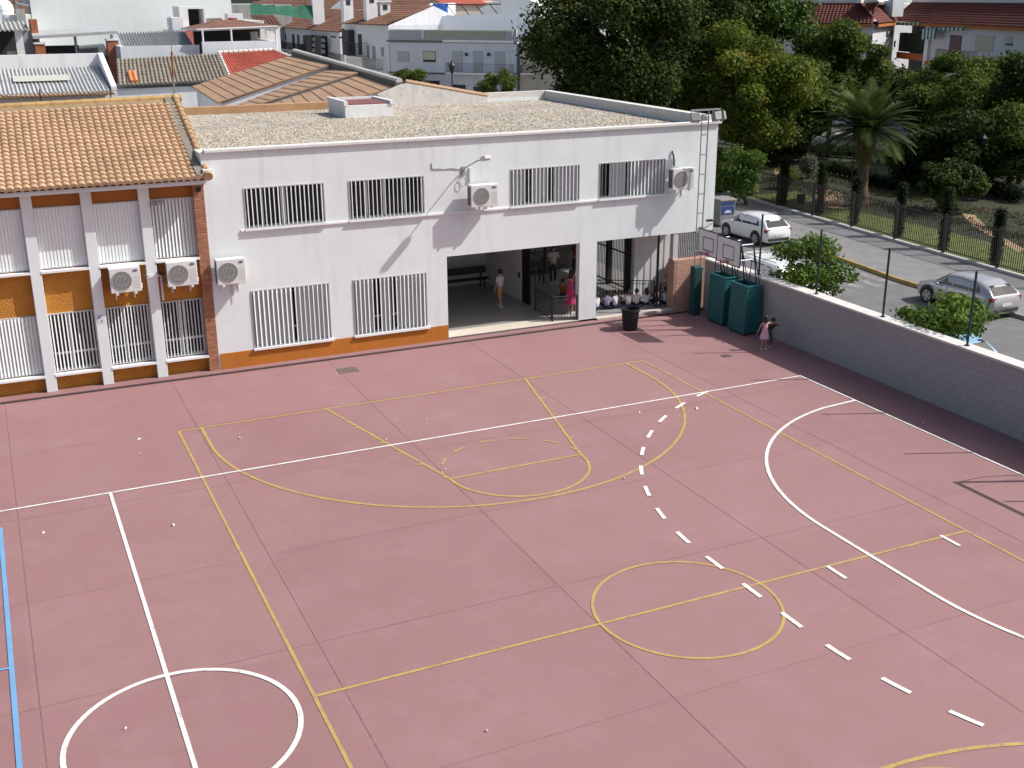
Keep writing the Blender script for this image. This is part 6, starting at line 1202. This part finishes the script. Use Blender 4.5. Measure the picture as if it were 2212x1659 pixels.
for a in ((977, 110, 999, 156), (1022, 110, 1044, 156), (1069, 111, 1091, 157)): feat(L1, L2, *a, SHUT, 'balcony_door', t, .05)
balcony(L1, L2, 962, 138, 1101, 158, t, .9, M('railing_slate', (.12, .13, .14), .6, .1, 4))
for px in (1008, 1056): feat(L1, L2, px-1.5, 114, px+2.5, 121, BLACKM, 'wall_lantern', t, .3, 0)
for a in ((908, 174, 950, 200), (976, 183, 1006, 215), (1023, 187, 1046, 215)): feat(L1, L2, *a, DKW, 'ground_floor_opening', t, .04)
N = (v2(L2)-v2(L1)).normalized(); NB = Vector((N.y, -N.x, 0))
t = house('gabled_white_block', (46, 118, 0), 'bright white gabled block with a roof terrace behind the long white house')
G1, G2_ = v2((40.0, 117.8))-NB*6, v2((52.8, 103.9))-NB*6
D_ = (G2_-G1).normalized(); LL = (G2_-G1).length
def gp_(px, py): v = gw(px, py, G1, G2_); return ((v-G1).dot(D_), v.z)
pts = [(gp_(834, 58)[0], 0), gp_(834, 52), gp_(930, 7), gp_(930, 35), gp_(1082, 29), gp_(1082, -6), gp_(1140, -4), gp_(1167, 14), (gp_(1167, 30)[0], 0)]
fr = [G1+D_*u+Vector((0, 0, z)) for u, z in pts]; bk = [v-NB*6 for v in fr]; n = len(fr); mb = MB(); mb.add(fr+bk, [tuple(range(n)), tuple(range(2*n-1, n-1, -1))]+[(i, n+i, n+(i+1) % n, (i+1) % n) for i in range(n)]); mb.build('wall', M('bright_wash', (.78, .79, .78), .9, .03, .5, streak=.04), t)
v = gw(940, 20, G1, G2_); mb = MB(); c = v-NB*1.2; mb.tube((c.x, c.y, c.z-.9), (c.x, c.y, c.z+.6), .85, 14); tag(mb.build('water_tank', M('blue_plastic', (.02, .10, .36), .5, .1, 3)), 'blue plastic water tank on the roof terrace of the white block', 'tank')
v = gw(951, 30, G1, G2_); c = v-NB*1.0; mb = MB(); mb.tube((c.x, c.y, c.z-.8), (c.x-.3, c.y, c.z+.8), .3, 10, .22); tag(mb.build('water_barrel', M('blue_plastic', 0)), 'tall blue plastic drum right of the blue water tank', 'drum')
mb = MB(); q0, q1 = gw(955, 10, G1, G2_)-NB*1, gw(1081, 9, G1, G2_)-NB*1; mb.tube(q0, q1, .06, 6)
for k in range(5): p = q0.lerp(q1, k/4); mb.tube(p, p+D_*1.6+Vector((0, 0, -1.7)), .05, 6)
tag(mb.build('rooftop_canopy', BLACKM), 'black metal frame with slanting struts on the roof terrace', 'frame')
t = house('beige_house', (52, 108, 0), 'beige house with a red balcony rail, half hidden by the huge tree')
C1, C2 = (50.3, 107.0), (57, 101.5); mb = MB(); mb.seg(C1, C2, 0, 7.7, 8); mb.build('wall', BEI, t); mb = MB(); mb.seg(C1, C2, 6.1, 6.3, .3, .12); mb.build('cornice', BEI, t)
balcony(C1, C2, 1132, 75, 1155, 87, t, .3, M('red_rail', (.45, .07, .04), .6, .1, 4), slab=False); feat(C1, C2, 1112, 158, 1152, 161, BAND, 'string_course', t, .1, 0); balcony(C1, C2, 1124, 141, 1150, 158, t, .8)
b_ = gw(977, 200, (L1[0]-NB.x*-6, L1[1]-NB.y*-6), (L2[0]-NB.x*-6, L2[1]-NB.y*-6)); t = thing('street_lamp', (b_.x, b_.y, 0), 'old-style street lamp in front of the long white house', 'street lamp')
tz = gy(977, 160, b_.y).z; mb = MB(); mb.tube((b_.x, b_.y, 0), (b_.x, b_.y, tz), .09, 8, .06); mb.build('post', BLACKM, t); mb = MB(); mb.lathe((b_.x, b_.y, tz), [(.06, 0), (.14, .1), (.30, .75), (.33, .8), (.14, 1.05), (.05, 1.3), (0, 1.35)], 8); mb.build('lantern', BLACKM, t)
for i, (px, py, y, r_, lb) in enumerate(((1080, 186, 104, 1.5, 'round street tree under the right end of the balcony'), (868, 172, 114, 1.1, 'small street tree left, under the shuttered window'), (893, 173, 112, 1.1, 'small street tree under the half-open shutter'))):
    c = gy(px, py, y); tree((c.x, y, 0), (c.x, y, c.z), (r_*1.2, r_, r_), 3500, .11, LMID, lb, 90+i, blobs=14, trunk_r=.1)
# ---- apartment block at right
A, B, K, E_ = (69.6, 89.5), (74.4, 83.5), (82.4, 89.5), (74.2, 63.0)
A0 = tuple(v2(A)-(v2(B)-v2(A)).normalized()*14)
APW = M('apartment_wall', (.62, .62, .64), .9, .05, .8, streak=.08)
t = house('apartment_block', (80, 85, 0), 'white apartment block with steep dark-red tiled roof, awnings and orange balconies', 'building')
q = MB(); q.seg(A0, B, 0, 9, 9); q.build('wall', APW, t); q = MB(); q.seg(B, K, 0, 9, 4); q.build('wall', APW, t)
CB = gw(2008, 80, K, E_); DB = gw(1936, 80, K, E_)
q = MB(); q.seg((CB.x, CB.y), E_, 0, 9, 10); q.build('wall', APW, t)
dK = (v2(E_)-v2(K)).normalized(); nK = Vector((dK.y, -dK.x, 0)); inn = lambda p, d: (p[0]-nK.x*d, p[1]-nK.y*d)
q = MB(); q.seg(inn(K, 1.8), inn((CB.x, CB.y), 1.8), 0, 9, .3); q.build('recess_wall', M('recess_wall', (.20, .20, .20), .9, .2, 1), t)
TR = TILE_DR
def mansard(P, Q, zb, zt, back, over=.45, e0=0, e1=0):
    P, Q = v2(P), v2(Q); d = (Q-P).normalized(); n = Vector((d.y, -d.x, 0)); L = (Q-P).length
    a, b, c, e = P+n*over, Q+n*over, Q-n*back+d*e1, P-n*back+d*e0
    patch_roof((a.x, a.y, zb), (b.x, b.y, zb), (c.x, c.y, zt), (e.x, e.y, zt), max(4, int(L/.32)), 9, .09, .06, 4).build('roof', TR, t)
    q = MB(); q.add([(a.x, a.y, zb-.05), (b.x, b.y, zb-.05), (b.x, b.y, zb-.3), (a.x, a.y, zb-.3), tuple(P+Vector((0, 0, zb-.31))), tuple(Q+Vector((0, 0, zb-.31)))], [(3, 2, 1, 0), (4, 5, 2, 3)]); q.build('orange_eave', M('orange_eave', (.42, .14, .03), .85, .1, 2), t)
    q = MB(); q.seg((e.x, e.y), (c.x, c.y), zt, zt+.28, .4, .1); q.build('roof_parapet', COPE, t)
mansard(A0, B, 9.0, 10.75, 1.4); mansard(B, K, 9.0, 10.75, 1.4); mansard(K, E_, 9.0, 10.75, 1.6)
q = MB(); q.add([(A0[0], A0[1]+9, 10.6), (B[0]+1, B[1]+1.5, 10.6), (K[0]+1, K[1]+1, 10.6), (E_[0]+10, E_[1]+2, 10.6), (100, 100, 10.6), (62, 112, 10.6)], [(0, 1, 2, 3, 4, 5)]); q.build('flat_roof', COPE, t)
v = gy(1930, 18, 87); q = MB(); q.box(v.x-.1, v.x+1.25, v.y, v.y+1.2, 9.5, 13); q.build('chimney', WHITE, t)
v = gw(1893, 11, B, K); q = MB(); q.obox((v.x+1.2, v.y+1, 11.1), (1.9, 1.4, 0), (-.2, .27, 0), (0, 0, .18)); q.build('white_parapet', WHITE, t)
for a in ((1914, 66, 1918, 80), (1924, 66, 1928, 80), (1931, 88, 1934, 102)): feat(B, K, *a, DKW, 'narrow_window', t, .03)

feat(K, E_, 2107, 77, 2147, 111, SHUTB, 'window', t, .06); feat(K, E_, 2172, 78, 2188, 94, SHUTB, 'window', t, .06); feat(K, E_, 2172, 94, 2188, 98, DKW, 'window_gap', t, .05)
feat(K, E_, 2051, 76, 2076, 130, M('dark_red_door', (.10, .05, .05), .6, .3, 4), 'balcony_door', t, .05); balcony(K, E_, 2020, 109, 2093, 131, t, .7); 
w3 = feat(K, E_, 2001, 50, 2009, 166, WHITE, 'column', t, .25, -.3)
OB = M('orange_balcony', (.40, .10, .03), .85, .15, 3)
feat(K, E_, 1940, 115, 2006, 129, OB, 'balcony_front', t, .2, 0); feat(K, E_, 2010, 133, 2060, 141, OB, 'balcony_front', t, .6, 0); feat(K, E_, 1940, 160, 2006, 176, OB, 'balcony_front', t, .2, 0)
feat(inn(K, .6), inn(E_, .6), 1944, 72, 1998, 113, M('balcony_plants', (.02, .035, .015), .8, .6, 6), 'balcony_plants', t, .1, -.5); 
def stripes(name, P, Q, x0, y0, x1, y1, nst, out):
    for k in range(nst): feat(P, Q, x0+(x1-x0)*k/nst, y0, x0+(x1-x0)*(k+1)/nst, y1, M('awning_green', (.04, .13, .10), .8, .1, 3) if k % 2 else M('awning_white', (.5, .55, .53), .8, .05, 3), name, t, out, out-.03)
stripes('awning', K, E_, 1945, 48, 2000, 54, 12, .5); stripes('awning', K, E_, 2012, 62, 2042, 85, 8, .9); stripes('awning', K, E_, 2012, 59, 2096, 66, 18, .6)
feat(K, E_, 2017, 140, 2045, 160, M('red_striped_blind', (.30, .07, .04), .8, .4, 9), 'blind', t, .3, 0)
t = house('rooftop_row', (80, 110, 0), 'pale rooftop blocks beyond the apartment roof along the top edge', 'building'); v = gy(1700, 6, 118)
mb = MB(); mb.box(v.x, v.x+60, 118, 125, 0, 13.5); mb.build('wall', WGREY, t)
for px in (1790, 1830, 1880, 2010, 2100, 2165): a = gy(px, 4, 117.9); mb = MB(); mb.box(a.x, a.x+1.6, 117.85, 117.99, 11.0, 12.6); mb.build('opening', DKW, t)
